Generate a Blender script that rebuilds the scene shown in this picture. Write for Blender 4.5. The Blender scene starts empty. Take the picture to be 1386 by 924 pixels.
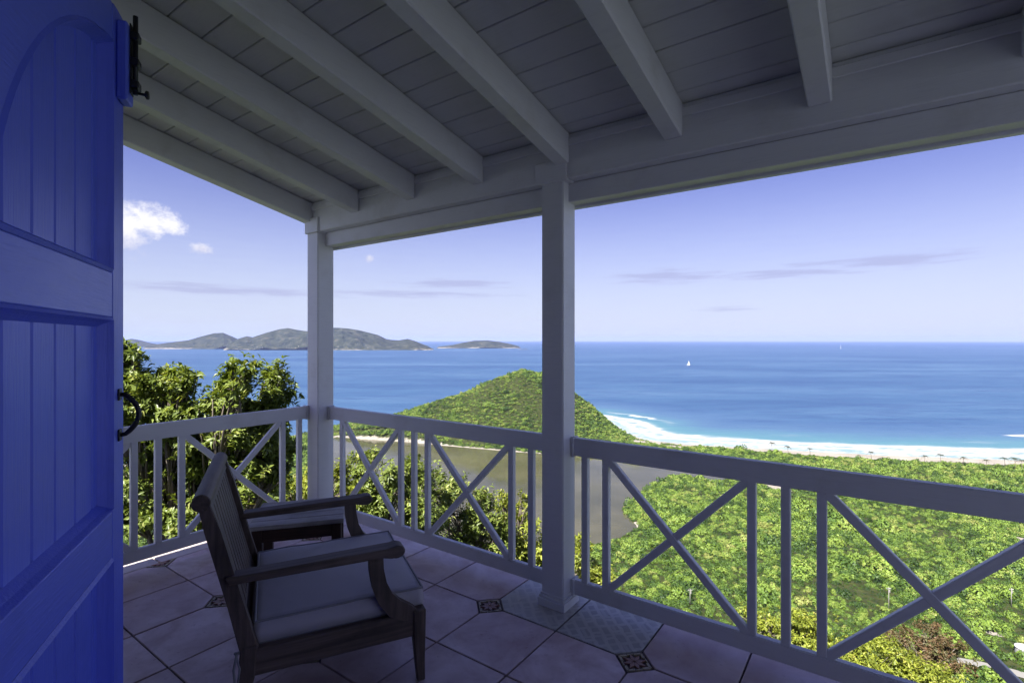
import bpy, bmesh, math, random
import numpy as np
from mathutils import Vector, Matrix, Quaternion

# ------------------------------------------------------------------ camera, sky, sun, exposure
R = math.radians
sc = bpy.context.scene
COL = sc.collection
CAM_H = 1.5
TH = R(35.7)                       # camera heading, turned left of +Y (the outward normal of the deck)
CT, ST = math.cos(TH), math.sin(TH)
F = 690.0                          # focal length in pixels of the 1386 px photograph
cam = bpy.data.cameras.new('camera'); camo = bpy.data.objects.new('camera', cam); COL.objects.link(camo)
camo.location = (0, 0, CAM_H); camo.rotation_euler = (R(90), 0, TH)
cam.sensor_width = 36; cam.lens = 36 * F / 1386; cam.shift_y = -0.0014
cam.clip_start = 0.02; cam.clip_end = 120000
sc.camera = camo

SUN_DIR = Vector((-0.02, -1.0, 0)).normalized() * math.cos(R(52)) + Vector((0, 0, math.sin(R(52))))
sun = bpy.data.lights.new('sun', 'SUN'); suno = bpy.data.objects.new('sun', sun); COL.objects.link(suno)
sun.energy = 5.0; sun.angle = R(0.53); sun.color = (1.0, 0.95, 0.86)
suno.rotation_euler = SUN_DIR.to_track_quat('Z', 'Y').to_euler(); suno.location = (0, -20, 40)

vs = sc.view_settings
sc.display_settings.display_device = 'sRGB'
vs.view_transform = 'Standard'; vs.look = 'None'; vs.gamma = 1; vs.exposure = 1.75; vs.use_curve_mapping = False
sc.cycles.use_denoising = True
sc.cycles.max_bounces = 7; sc.cycles.diffuse_bounces = 4; sc.cycles.use_adaptive_sampling = True; sc.cycles.adaptive_threshold = 0.02; sc.cycles.caustics_reflective = False; sc.cycles.caustics_refractive = False; sc.cycles.transparent_max_bounces = 8
sc.cycles.sample_clamp_indirect = 6

class NT:
    """small helper for node trees"""
    def __init__(s, tree): s.t = tree; s.n = tree.nodes; s.l = tree.links
    def add(s, typ, **kw):
        n = s.n.new(typ)
        for k, v in kw.items(): setattr(n, k, v)
        return n
    def put(s, sock, v):
        if isinstance(v, bpy.types.NodeSocket): s.l.new(v, sock)
        elif v is not None: sock.default_value = v
    def math(s, op, a, b=None, c=None, clamp=False):
        n = s.add('ShaderNodeMath', operation=op, use_clamp=clamp)
        s.put(n.inputs[0], a); s.put(n.inputs[1], b)
        if c is not None: s.put(n.inputs[2], c)
        return n.outputs[0]
    def vmath(s, op, a, b=None):
        n = s.add('ShaderNodeVectorMath', operation=op)
        s.put(n.inputs[0], a)
        if b is not None: s.put(n.inputs[1], b)
        return n.outputs['Value'] if op in ('DOT_PRODUCT', 'LENGTH') else n.outputs[0]
    def mix(s, fac, a, b, mode='MIX'):
        n = s.add('ShaderNodeMix', data_type='RGBA', blend_type=mode)
        s.put(n.inputs[0], fac); s.put(n.inputs[6], a); s.put(n.inputs[7], b)
        return n.outputs[2]
    def ramp(s, fac, stops, interp='LINEAR'):
        n = s.add('ShaderNodeValToRGB'); n.color_ramp.interpolation = interp
        el = n.color_ramp.elements
        while len(el) < len(stops): el.new(0.5)
        for e, (p, c) in zip(el, stops):
            e.position = p; e.color = c if len(c) == 4 else (*c, 1)
        s.put(n.inputs[0], fac); return n.outputs[0]
    def smooth(s, v, a, b, lo=0.0, hi=1.0):
        n = s.add('ShaderNodeMapRange', interpolation_type='SMOOTHSTEP')
        s.put(n.inputs[0], v); s.put(n.inputs[1], a); s.put(n.inputs[2], b); s.put(n.inputs[3], lo); s.put(n.inputs[4], hi)
        return n.outputs[0]
    def noise(s, vec, scale, detail=4, rough=0.55, dist=0.0):
        n = s.add('ShaderNodeTexNoise'); s.put(n.inputs['Vector'], vec)
        n.inputs['Scale'].default_value = scale; n.inputs['Detail'].default_value = detail
        n.inputs['Roughness'].default_value = rough; n.inputs['Distortion'].default_value = dist
        return n.outputs[0]
    def mapping(s, vec, scale=(1, 1, 1), rot=(0, 0, 0), loc=(0, 0, 0)):
        n = s.add('ShaderNodeMapping'); s.put(n.inputs[0], vec)
        n.inputs[1].default_value = loc; n.inputs[2].default_value = rot; n.inputs[3].default_value = scale
        return n.outputs[0]
    def xyz(s, x, y, z=0.0):
        n = s.add('ShaderNodeCombineXYZ')
        for i, v in enumerate((x, y, z)): s.put(n.inputs[i], v)
        return n.outputs[0]

world = bpy.data.worlds.new('World'); sc.world = world; world.use_nodes = True
w = NT(world.node_tree); w.n.clear()
sky = w.add('ShaderNodeTexSky', sky_type='NISHITA'); sky.sun_disc = False
sky.sun_elevation = R(52); sky.sun_rotation = math.atan2(SUN_DIR.x, SUN_DIR.y) % (2 * math.pi)
sky.altitude = 110; sky.air_density = 1.0; sky.dust_density = 0.6; sky.ozone_density = 3.0
skyc = w.mix(1.0, sky.outputs[0], (.78, .605, .90, 1), 'MULTIPLY')
tc = w.add('ShaderNodeTexCoord')
sep = w.add('ShaderNodeSeparateXYZ'); w.l.new(tc.outputs['Generated'], sep.inputs[0])
az = w.math('ARCTAN2', sep.outputs[0], sep.outputs[1])            # bearing from +Y, clockwise, radians
el = w.math('ARCSINE', sep.outputs[2])
ae = w.xyz(az, el)
def bearing(px, py):
    u, v = (px - 693) / F, (461 - py) / F
    return math.atan(u) - TH, math.atan2(v, math.hypot(1, u))
def blob(px, py, wx, wy):          # distance from a cloud's core, 1 at its rim
    a, e = bearing(px, py); c = math.cos(a + TH); sx, sy = F / wx / c ** 2, F / wy / c
    return w.vmath('LENGTH', w.vmath('MULTIPLY', w.vmath('SUBTRACT', ae, (a, e, 0)), (sx, sy, 0)))
def union(lst):
    v = lst[0]
    for b in lst[1:]: v = w.math('MINIMUM', v, b)
    return w.math('SUBTRACT', 1.0, v)
warp = w.math('SUBTRACT', w.noise(w.mapping(ae, (1, 1.25, 1)), 40, 6, .70), .5)
cum = union([blob(202, 300, 44, 26), blob(168, 308, 48, 38), blob(232, 306, 26, 17), blob(273, 338, 17, 10), blob(500, 351, 10, 6)])
cumd = w.smooth(w.math('ADD', cum, w.math('MULTIPLY', warp, 2.1)), -.05, .85, 0, .95)
streak_n = w.math('SUBTRACT', w.noise(w.mapping(ae, (7, 90, 1)), 1.6, 4, .62), .5)
thin = union([blob(300, 393, 230, 9), blob(560, 399, 150, 6), blob(620, 385, 95, 7), blob(1200, 354, 170, 12), blob(1060, 371, 130, 8), blob(900, 376, 90, 12), blob(985, 419, 55, 4)])
thind = w.smooth(w.math('ADD', thin, w.math('MULTIPLY', streak_n, 2.4)), .0, .9, 0, .50)
veil = w.math('MULTIPLY', w.smooth(el, .33, -.02), w.math('ADD', .86, w.math('MULTIPLY', streak_n, .30)))
skyc = w.mix(veil, skyc, (4.15, 4.72, 5.6, 1))
skyc = w.mix(thind, skyc, (2.45, 2.50, 4.1, 1))
cloudc = w.mix(w.smooth(w.math('ADD', el, w.math('MULTIPLY', warp, .05)), .135, .185), (4.2, 4.25, 5.2, 1), (6.6, 6.5, 6.6, 1))
skyc = w.mix(cumd, skyc, cloudc)
bg = w.add('ShaderNodeBackground'); bg.inputs[1].default_value = 0.05
world.cycles.sampling_method = 'MANUAL'; world.cycles.sample_map_resolution = 512
out = w.add('ShaderNodeOutputWorld'); w.l.new(skyc, bg.inputs[0]); w.l.new(bg.outputs[0], out.inputs[0])

# ------------------------------------------------------------------ helpers
rng = np.random.default_rng(7); random.seed(7)
ZS = CAM_H - 112.0                 # sea level; the deck stands 110 m above it

def W2(r, d):                      # (right of the view axis, along the view axis) -> world x, y
    return CT * r - ST * d, ST * r + CT * d
def at_ground(px, py, z=ZS):
    d = (CAM_H - z) * F / (py - 461); return (px - 693) / F * d, d
def at_depth(px, py, d):           # world point seen at a pixel, d metres along the view axis
    x, y = W2((px - 693) / F * d, d); return Vector((x, y, CAM_H - (py - 461) / F * d))

def tag(o, label=None, cat=None, group=None, kind=None):
    for k, v in (('label', label), ('category', cat), ('group', group), ('kind', kind)):
        if v: o[k] = v
    return o
def empty(name, loc=(0, 0, 0), rz=0.0):
    o = bpy.data.objects.new(name, None); o.location = loc; o.rotation_euler = (0, 0, rz); o.empty_display_size = .1
    COL.objects.link(o); return o
def link(name, me, mat=None, parent=None, loc=(0, 0, 0), rot=(0, 0, 0)):
    o = bpy.data.objects.new(name, me); COL.objects.link(o)
    if mat and not me.materials: me.materials.append(mat)
    o.location = loc; o.rotation_euler = rot
    if parent: o.parent = parent
    return o
def mesh(bm, name='mesh', bevel=0.0, smooth=False, seg=1):
    if bevel:
        bmesh.ops.bevel(bm, geom=list(bm.edges), offset=bevel, segments=seg, affect='EDGES', clamp_overlap=True)
    bmesh.ops.recalc_face_normals(bm, faces=bm.faces)
    me = bpy.data.meshes.new(name); bm.to_mesh(me); bm.free()
    if smooth: me.polygons.foreach_set('use_smooth', [True] * len(me.polygons))
    return me
def box(bm, x0, x1, y0, y1, z0, z1):
    vs = [bm.verts.new(p) for p in ((x0, y0, z0), (x1, y0, z0), (x1, y1, z0), (x0, y1, z0), (x0, y0, z1), (x1, y0, z1), (x1, y1, z1), (x0, y1, z1))]
    for f in ((3, 2, 1, 0), (4, 5, 6, 7), (0, 1, 5, 4), (1, 2, 6, 5), (2, 3, 7, 6), (3, 0, 4, 7)): bm.faces.new([vs[i] for i in f])
    return vs
def boxm(x0, x1, y0, y1, z0, z1, bevel=0.0, name='box', seg=1):
    bm = bmesh.new(); box(bm, x0, x1, y0, y1, z0, z1); return mesh(bm, name, bevel, seg=seg)
def prism(bm, pts, fn):            # pts: 2D outline; fn(u, v, side) -> 3D point
    a = [bm.verts.new(fn(u, v, 0)) for u, v in pts]; b = [bm.verts.new(fn(u, v, 1)) for u, v in pts]
    bm.faces.new(a); bm.faces.new(b[::-1]); n = len(pts)
    for i in range(n): bm.faces.new((a[i], b[i], b[(i + 1) % n], a[(i + 1) % n]))
def tube(bm, pts, rad, seg=8, cap=True):
    pts = [Vector(p) for p in pts]; rings = []; up = Vector((0, 0, 1))
    rs = rad if hasattr(rad, '__len__') else [rad] * len(pts)
    for i, p in enumerate(pts):
        t = (pts[min(i + 1, len(pts) - 1)] - pts[max(i - 1, 0)]).normalized()
        a = t.cross(up if abs(t.z) < .95 else Vector((1, 0, 0))).normalized(); b = t.cross(a)
        rings.append([bm.verts.new(p + (a * math.cos(2 * math.pi * k / seg) + b * math.sin(2 * math.pi * k / seg)) * rs[i]) for k in range(seg)])
    for A, B in zip(rings, rings[1:]):
        for k in range(seg): bm.faces.new((A[k], A[(k + 1) % seg], B[(k + 1) % seg], B[k]))
    if cap: bm.faces.new(rings[0][::-1]); bm.faces.new(rings[-1])
def lerp(a, b, t): return a + (b - a) * t

# value noise in numpy
_T = np.random.default_rng(3).random((256, 256))
def vnoise(x, y):
    xi = np.floor(x).astype(int); yi = np.floor(y).astype(int); fx = x - xi; fy = y - yi
    fx = fx * fx * (3 - 2 * fx); fy = fy * fy * (3 - 2 * fy)
    g = lambda i, j: _T[i & 255, j & 255]
    return (g(xi, yi) * (1 - fx) + g(xi + 1, yi) * fx) * (1 - fy) + (g(xi, yi + 1) * (1 - fx) + g(xi + 1, yi + 1) * fx) * fy
def fbm(x, y, o=4):
    s = 0; a = 1; t = 0
    for k in range(o): s = s + a * vnoise(x * 2 ** k + 17 * k, y * 2 ** k + 5 * k); t += a; a *= .5
    return s / t

# ------------------------------------------------------------------ materials
def material(name):
    m = bpy.data.materials.new(name); m.use_nodes = True; t = NT(m.node_tree)
    p = t.n['Principled BSDF']; return m, t, p
def bump(t, p, h, strength=.3, dist=.01):
    b = t.add('ShaderNodeBump'); b.inputs['Strength'].default_value = strength; b.inputs['Distance'].default_value = dist
    t.l.new(h, b.inputs['Height']); t.l.new(b.outputs[0], p.inputs['Normal'])
def paint(name, c, rough=.45, dirt=(.45, .42, .36), dirt_amt=.38, grain=(1, 1, 14), gstr=.22, spec=.4):
    m, t, p = material(name)
    o = t.add('ShaderNodeTexCoord').outputs['Object']
    info = t.add('ShaderNodeObjectInfo')
    v = t.vmath('ADD', o, t.xyz(t.math('MULTIPLY', info.outputs['Random'], 37.0), t.math('MULTIPLY', info.outputs['Random'], 11.0)))
    n1 = t.noise(v, 3.0, 6, .65); n2 = t.noise(t.mapping(v, grain), 9, 5, .6)
    c2 = t.mix(t.math('MULTIPLY', t.smooth(n1, .5, .8), dirt_amt), (*c, 1), (*[c[i] * dirt[i] * 1.3 for i in range(3)], 1))
    c2 = t.mix(t.math('MULTIPLY', t.smooth(n2, .50, .72), .16), c2, (*[x * .62 for x in c], 1))
    c3 = t.mix(t.math('MULTIPLY', t.math('SUBTRACT', info.outputs['Random'], .3), .12), c2, (*[x * .75 for x in c], 1))
    t.l.new(c3, p.inputs['Base Color']); t.put(p.inputs['Roughness'], t.math('ADD', rough - .1, t.math('MULTIPLY', n1, .25)))
    p.inputs['Specular IOR Level'].default_value = spec
    bump(t, p, n2, gstr, .004); return m
WHITE = (.69, .685, .69)
M_WHITE = paint('white_paint', WHITE, .4)
M_CEIL = paint('white_paint_boards', (.64, .64, .615), .5, grain=(1, 14, 14))
M_BLUE = paint('blue_paint', (.092, .128, .66), .38, dirt=(.55, .55, .5), dirt_amt=.6, grain=(16, 16, 1.2), gstr=.4, spec=.45)
M_BLUEH = paint('blue_paint_cross_grain', (.092, .128, .66), .38, dirt=(.55, .55, .5), dirt_amt=.6, grain=(1.2, 1.2, 16), gstr=.4, spec=.45)
M_IRON = paint('black_iron', (.012, .012, .013), .4, dirt=(2.5, 1.6, 1.2), gstr=.2)
M_PLASTER = paint('plaster', (.45, .43, .40), .8, gstr=.1, grain=(1, 1, 1))

def wood(name, c1, c2, axis):
    m, t, p = material(name)
    o = t.add('ShaderNodeTexCoord').outputs['Object']; info = t.add('ShaderNodeObjectInfo')
    v = t.vmath('ADD', o, t.xyz(t.math('MULTIPLY', info.outputs['Random'], 9.0), t.math('MULTIPLY', info.outputs['Random'], 31.0)))
    sc_ = [26, 26, 26]; sc_[axis] = 1.6
    g = t.noise(t.mapping(v, sc_), 1.6, 7, .68, .4); g2 = t.noise(v, 5, 4, .6)
    c = t.ramp(g, [(.3, c1), (.62, c2), (.8, [x * 1.5 for x in c2])])
    c = t.mix(t.math('MULTIPLY', t.smooth(g2, .45, .75), .5), c, (*[x * .5 for x in c1], 1))
    t.l.new(c, p.inputs['Base Color']); t.put(p.inputs['Roughness'], t.math('ADD', .42, t.math('MULTIPLY', g, .3)))
    p.inputs['Specular IOR Level'].default_value = .4
    bump(t, p, g, .35, .003); return m
WD1, WD2 = (.045, .032, .025), (.135, .100, .080)
WOODS = [wood('weathered_wood_%s' % a, WD1, WD2, i) for i, a in enumerate('xyz')]
WT = [wood('grey_wood_%s' % a, (.22, .20, .185), (.46, .43, .40), i) for i, a in enumerate('xyz')]
WDK = [wood('brown_wood_%s' % a, (.035, .019, .012), (.085, .048, .032), i) for i, a in enumerate('xyz')]

def tile_mat(name, c1, c2, pattern=False):
    m, t, p = material(name)
    g = t.add('ShaderNodeTexCoord').outputs['Object']; info = t.add('ShaderNodeObjectInfo')
    v = t.vmath('ADD', g, t.xyz(t.math('MULTIPLY', info.outputs['Random'], 53.0), t.math('MULTIPLY', info.outputs['Random'], 29.0)))
    n = t.noise(v, 4.5, 6, .6, .5); n2 = t.noise(v, 26, 4, .6)
    c = t.ramp(n, [(.32, c1), (.66, c2)])
    c = t.mix(t.math('MULTIPLY', info.outputs['Random'], .55), c, (*[x * .72 for x in c1], 1))
    c = t.mix(t.math('MULTIPLY', t.smooth(n2, .52, .75), .25), c, (*[x * .6 for x in c1], 1))
    h = n
    if pattern:
        b = t.add('ShaderNodeTexBrick'); b.offset = .5; b.squash = 1
        b.inputs['Scale'].default_value = 4.6; b.inputs['Mortar Size'].default_value = .045
        b.inputs['Color1'].default_value = (.0, .0, .0, 1); b.inputs['Color2'].default_value = (.35, .35, .35, 1); b.inputs['Mortar'].default_value = (1, 1, 1, 1)
        t.put(b.inputs['Vector'], t.mapping(t.vmath('ADD', g, t.vmath('MULTIPLY', t.add('ShaderNodeTexNoise').outputs['Color'], (.03, .03, 0))), rot=(0, 0, R(45))))
        b2 = t.add('ShaderNodeTexBrick'); b2.offset = .5
        b2.inputs['Scale'].default_value = 3.1; b2.inputs['Mortar Size'].default_value = .03
        b2.inputs['Color1'].default_value = (0, 0, 0, 1); b2.inputs['Color2'].default_value = (.3, .3, .3, 1); b2.inputs['Mortar'].default_value = (1, 1, 1, 1)
        t.put(b2.inputs['Vector'], t.mapping(g, rot=(0, 0, R(-45))))
        mx = t.math('MAXIMUM', b.outputs[0], t.math('MULTIPLY', b2.outputs[0], .7))
        c = t.mix(t.math('MULTIPLY', mx, .75), c, (.50, .48, .44, 1)); h = mx
    t.l.new(c, p.inputs['Base Color'])
    t.put(p.inputs['Roughness'], t.math('ADD', .16, t.math('MULTIPLY', n2, .34)))
    p.inputs['Specular IOR Level'].default_value = .5
    bump(t, p, h, .12, .004); return m
M_TILE = tile_mat('terracotta_tile', (.47, .32, .30), (.80, .67, .68))
M_TILEP = tile_mat('patterned_tile', (.30, .29, .28), (.42, .40, .39), True)
M_EDGE = tile_mat('pale_edge_tile', (.50, .43, .41), (.62, .56, .54))
M_GROUT = paint('grout', (.15, .125, .12), .85, gstr=.4, grain=(1, 1, 1))
M_MOSA = tile_mat('mosaic_olive', (.34, .29, .19), (.50, .43, .28)); M_MOSB = tile_mat('mosaic_brown', (.28, .15, .11), (.40, .23, .17))
def fabric(name, c):
    m, t, p = material(name); o = t.add('ShaderNodeTexCoord').outputs['Object']
    n = t.noise(o, 7, 5, .6); wv = t.noise(o, 420, 2, .5)
    cc = t.mix(t.math('MULTIPLY', t.smooth(n, .5, .78), .35), (*c, 1), (*[x * .6 for x in c], 1))
    t.l.new(cc, p.inputs['Base Color']); p.inputs['Roughness'].default_value = .9; p.inputs['Specular IOR Level'].default_value = .15
    p.inputs['Sheen Weight'].default_value = .2
    bump(t, p, t.math('ADD', t.math('MULTIPLY', wv, .25), t.noise(o, 11, 3, .5)), .35, .006); return m
M_CUSH = fabric('cushion_fabric', (.46, .43, .45)); M_PIPE = fabric('piping_fabric', (.26, .255, .26))

# ------------------------------------------------------------------ house shell behind the camera
def house():
    bm = bmesh.new(); cx, Rr, zs = -.13, .87, 1.556
    arch = [(cx - Rr, -.2)] + [(cx - Rr * math.cos(a), zs + Rr * math.sin(a)) for a in np.linspace(0, math.pi, 25)] + [(cx + Rr, -.2)]
    for y, _ in ((-.2, 0), (.045, 1)):
        pts = [(-4.05, -.2)] + arch + [(2.64, -.2), (2.64, 3.05), (-4.05, 3.05)]
        bm.faces.new([bm.verts.new((u, y, v)) for u, v in pts])
    a0 = [bm.verts.new((u, -.2, v)) for u, v in arch]; a1 = [bm.verts.new((u, .045, v)) for u, v in arch]
    for i in range(len(arch) - 1): bm.faces.new((a0[i], a0[i + 1], a1[i + 1], a1[i]))
    me = mesh(bm, 'house_wall'); o = link('house_wall', me, M_PLASTER); tag(o, kind='structure')
    bm = bmesh.new()
    box(bm, -4.05, 2.64, -5.2, -5.0, -.2, 3.6); box(bm, -4.08, -4.05, -5.2, .04, -4, 3.6); box(bm, 2.64, 2.68, -5.2, .04, -4, 3.05)
    box(bm, -4.04, 2.63, -5.0, -.2, 3.05, 3.09)
    tag(link('room_wall', mesh(bm, 'room_wall'), M_PLASTER), kind='structure')
house()

# ------------------------------------------------------------------ deck floor of tiles
TS = .43; TX0, TY0 = -1.785, 2.27; CUT = .092
XMAX = 2.6
XR = 2.64                          # right end of deck and roof, outside the photograph
def is_dot(i, j): return j % 2 == 0 and (i + j // 2) % 2 == 0
def floor():
    bm = bmesh.new()
    box(bm, -4.10, XR, -5.0, 2.86, -.24, -.012)
    fl = link('floor', mesh(bm, 'floor'), M_GROUT); tag(fl, kind='structure')
    g = .0045
    def tile_me(corner, h):
        s = TS / 2 - g; c = CUT
        P = [(-s, -s), (s, -s), (s, s), (-s, s)]
        pts = []
        for k, (u, v) in enumerate(P):
            if k == corner:
                pu, pv = P[k - 1]; nu, nv = P[(k + 1) % 4]
                du, dv = (pu - u) / (2 * s), (pv - v) / (2 * s); pts.append((u + du * c, v + dv * c))
                du, dv = (nu - u) / (2 * s), (nv - v) / (2 * s); pts.append((u + du * c, v + dv * c))
            else: pts.append((u, v))
        bm = bmesh.new(); prism(bm, pts, lambda u, v, k: (u, v, -.012 if k == 0 else 0))
        return mesh(bm, 'tile', .0025)
    base = {}
    for pat in (0, 1):
        for c in range(4):
            me = tile_me(c, 0); me.materials.append(M_TILEP if pat else M_TILE); base[(pat, c)] = me
    for i in range(-5, 10):
        for j in range(-6, 1):
            dots = [is_dot(i, j), is_dot(i + 1, j), is_dot(i + 1, j + 1), is_dot(i, j + 1)]
            pat = 1 if (j == 0 and i in (0, 1)) else 0
            x, y = TX0 + TS * (i + .5), TY0 + TS * (j + .5)
            o = link('tile', base[(pat, dots.index(True))], None, fl, (x, y, random.uniform(-.0012, .0012)), (random.uniform(-.002, .002), random.uniform(-.002, .002), 0))
            if pat: o['label'] = 'pale patterned floor tile beside the middle post'
    # star mosaics
    for i in range(-5, 10):
        for j in range(-6, 1):
            if not is_dot(i, j): continue
            x, y = TX0 + TS * i, TY0 + TS * j
            bm = bmesh.new(); h = CUT - .008
            for k in range(8):
                a = math.pi / 4 * k; r1, r2, wd = h * .05, h * .66, .36
                pts = [(r1 * math.cos(a), r1 * math.sin(a)), (h * .34 * math.cos(a - wd), h * .34 * math.sin(a - wd)), (r2 * math.cos(a), r2 * math.sin(a)), (h * .34 * math.cos(a + wd), h * .34 * math.sin(a + wd))]
                prism(bm, pts, lambda u, v, s: (u, v, -.010 if s == 0 else -.0005))
            n1 = len(bm.faces)
            for k in range(4):
                a = math.pi / 2 * k; b = a + math.pi / 2
                ca, sa, cb, sb = math.cos(a), math.sin(a), math.cos(b), math.sin(b)
                for t0, t1 in ((.03, .32), (.36, .64), (.68, .97)):
                    P = lambda t, q: ((ca * (1 - t) + cb * t) * h * q, (sa * (1 - t) + sb * t) * h * q)
                    prism(bm, [P(t0, 1), P(t1, 1), P(t1, .80 if t0 != .36 else .92), P(t0, .80 if t0 != .36 else .92)], lambda u, v, s: (u, v, -.010 if s == 0 else -.0008))
            me = bpy.data.meshes.new('mosaic_insert')
            bmesh.ops.recalc_face_normals(bm, faces=bm.faces); bm.to_mesh(me); bm.free()
            me.materials.append(M_MOSB); me.materials.append(M_MOSA)
            me.polygons.foreach_set('material_index', [0 if q < n1 else 1 for q in range(len(me.polygons))])
            link('mosaic_insert', me, None, fl, (x, y, 0))
    # pale bullnose strip along the outer edges
    eL = boxm(-.085, .085, -.21, .21, -.02, .001, .004, 'edge_tile'); eF = boxm(-.21, .21, -.07, .07, -.02, .001, .004, 'edge_tile')
    for j in range(-6, 1): link('edge_tile', eL, M_EDGE, fl, (-4.022, TY0 + TS * (j + .5), 0))
    for i in range(-5, 10): link('edge_tile', eF, M_EDGE, fl, (TX0 + TS * (i + .5), 2.774, 0))
    bm = bmesh.new(); box(bm, -4.0, XR, 2.5, 2.7, -9, -.24); box(bm, -4.0, -3.8, -5, 2.5, -9, -.24)
    tag(link('foundation_wall', mesh(bm, 'foundation_wall'), M_PLASTER), kind='structure')
floor()

# ------------------------------------------------------------------ porch roof: boards, rafters, beam
SL = .209; BY = 2.45               # roof slope and the inner face of the beam
def zc(y): return 2.632 + SL * (BY - y)          # underside of the ceiling boards
def roof():
    t = empty('porch_roof', (-1.5, 1.2, 2.9)); org = Vector(t.location)
    tag(t, 'white painted board ceiling on sloping rafters above the balcony', 'roof')
    def put(name, me, mat, parent=t): return link(name, me, mat, parent, -org)
    X0, X1 = -3.95, XR - .01
    # ceiling boards, long along the beam, with open joints
    y = 2.80; wv = .142
    k = 0
    while y > .06:
        ya, yb = max(y - wv + .0022, .046), y - .0022
        bm = bmesh.new(); dz = random.uniform(0, .002)
        q = [(ya, zc(ya) + dz), (yb, zc(yb) + dz), (yb, zc(yb) + .022), (ya, zc(ya) + .022)]
        prism(bm, q, lambda u, v, s: (X0 + .02 if s == 0 else X1, u, v))
        put('ceiling_board', mesh(bm, 'ceiling_board', .003), M_CEIL); y -= wv; k += 1
    bm = bmesh.new(); q = [(-5.3, zc(-5.3) + .026), (2.82, zc(2.82) + .026), (2.82, zc(2.82) + .075), (-5.3, zc(-5.3) + .075)]
    prism(bm, q, lambda u, v, s: (-3.945 if s == 0 else XR, u, v)); put('roof_sheet', mesh(bm, 'roof_sheet'), M_PLASTER)
    # rafters
    rx = [-3.79 + .001, -3.18, -2.575, -1.975, -1.372, -.757, -.152, .487, 1.09, 1.67, 2.27]
    for n, xr in enumerate(rx):
        wd = .088
        bm = bmesh.new(); dep = .165
        yb = BY - .002 if n else BY + .34
        q = [(.047, zc(.047) - dep), (yb, zc(yb) - dep), (yb, zc(yb) - .003), (.047, zc(.047) - .003)]
        prism(bm, q, lambda u, v, s: (xr - wd if s == 0 else xr, u, v))
        put('rafter', mesh(bm, 'rafter', .006), M_WHITE)
    # barge board outside the last rafter
    bm = bmesh.new(); q = [(.05, zc(.05) - .13), (2.80, zc(2.80) - .13), (2.80, zc(2.80) + .02), (.05, zc(.05) + .02)]
    prism(bm, q, lambda u, v, s: (-3.975 if s == 0 else -3.95, u, v)); put('barge_board', mesh(bm, 'barge_board', .004), M_WHITE)
    bm = bmesh.new(); box(bm, -3.94, XR - .01, 2.802, 2.824, zc(2.8) - .12, zc(2.8) + .02); put('fascia', mesh(bm, 'fascia', .003), M_WHITE)
    # beam: wide upper board, recessed lower board, bead under it
    bm = bmesh.new(); box(bm, -3.786, XR - .01, BY, 2.60, 2.385, 2.628); put('beam_upper_board', mesh(bm, 'beam_upper_board', .006), M_WHITE)
    bm = bmesh.new(); box(bm, -3.78, XR - .01, BY + .07, BY + .16, 2.275, 2.384); put('beam_lower_board', mesh(bm, 'beam_lower_board', .004), M_WHITE)
    bm = bmesh.new(); box(bm, -3.785, XR - .01, BY - .012, BY - .001, 2.560, 2.606); put('beam_bead', mesh(bm, 'beam_bead', .004), M_WHITE)
    bm = bmesh.new(); box(bm, -3.78, XR - .01, BY + .161, BY + .20, 2.262, 2.45); put('beam_outer_trim', mesh(bm, 'beam_outer_trim', .004), M_WHITE)
roof()

def post(x, y, label, w=.14, base=True, capx=(-.10, .10)):
    t = empty('porch_post', (x, y, 0)); tag(t, label, 'post', 'white posts carrying the porch beam'); h = w / 2
    link('shaft', boxm(-h, h, -h, h, .0, 2.384, .006, 'shaft', 2), M_WHITE, t)
    link('capital_block', boxm(capx[0], capx[1], -h - .018, h - .01, 2.378, 2.50, .004, 'capital_block'), M_WHITE, t)
    bm = bmesh.new()
    for (e, z0, z1) in ((.018, 0, .045), (.012, .045, .06), (.006, .06, .074)): box(bm, -h - e, h + e, -h - e, h + e, z0, z1)
    link('base_moulding', mesh(bm, 'base_moulding', .003), M_WHITE, t)
post(-1.487, 2.525, 'white square post in the middle of the front railing', .14)
post(-3.784, 2.525, 'white square post at the corner where the railings meet', .15, capx=(-.085, .095))

# ------------------------------------------------------------------ railings
RT = .038
def railing(label, p0, ang, length, ups, panels, brk, top=(.845, .945), bot=(.058, .142)):
    """local x runs along the rail; ups = baluster positions, panels = (x0, x1) crossed panels"""
    t = empty('balcony_railing', (p0[0], p0[1], 0), ang); tag(t, label, 'railing', 'white railings round the balcony')
    h = RT / 2
    link('top_rail', boxm(0, length, -h - .004, h + .004, top[0], top[1], .005, 'top_rail', 2), M_WHITE, t)
    link('bottom_rail', boxm(0, length, -h, h, bot[0], bot[1], .005, 'bottom_rail', 2), M_WHITE, t)
    bal = boxm(-h, h, -h + .002, h - .002, bot[1] - .004, top[0] + .004, .003, 'baluster')
    for u in ups: link('baluster', bal, M_WHITE, t, (u, 0, 0))
    for (a, b) in panels:
        a += h; b -= h; z0, z1 = bot[1], top[0]; L = math.hypot(b - a, z1 - z0); an = math.atan2(z1 - z0, b - a)
        me = boxm(-L / 2 - .004, L / 2 + .004, -h + .004, h - .004, -h, h, .003, 'diagonal_brace')
        c = ((a + b) / 2, 0, (z0 + z1) / 2)
        link('diagonal_brace', me, M_WHITE, t, c, (0, -an, 0))
        link('diagonal_brace', me, M_WHITE, t, (c[0], -.003, c[2]), (0, an, 0))
    for u in brk:
        for z in (top, bot):
            link('end_bracket', boxm(u - .008, u + .008, -h - .012, h + .012, z[0] - .006, z[1] + .006, .002, 'end_bracket'), M_WHITE, t)
YR = 2.57
x0 = -3.706
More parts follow.
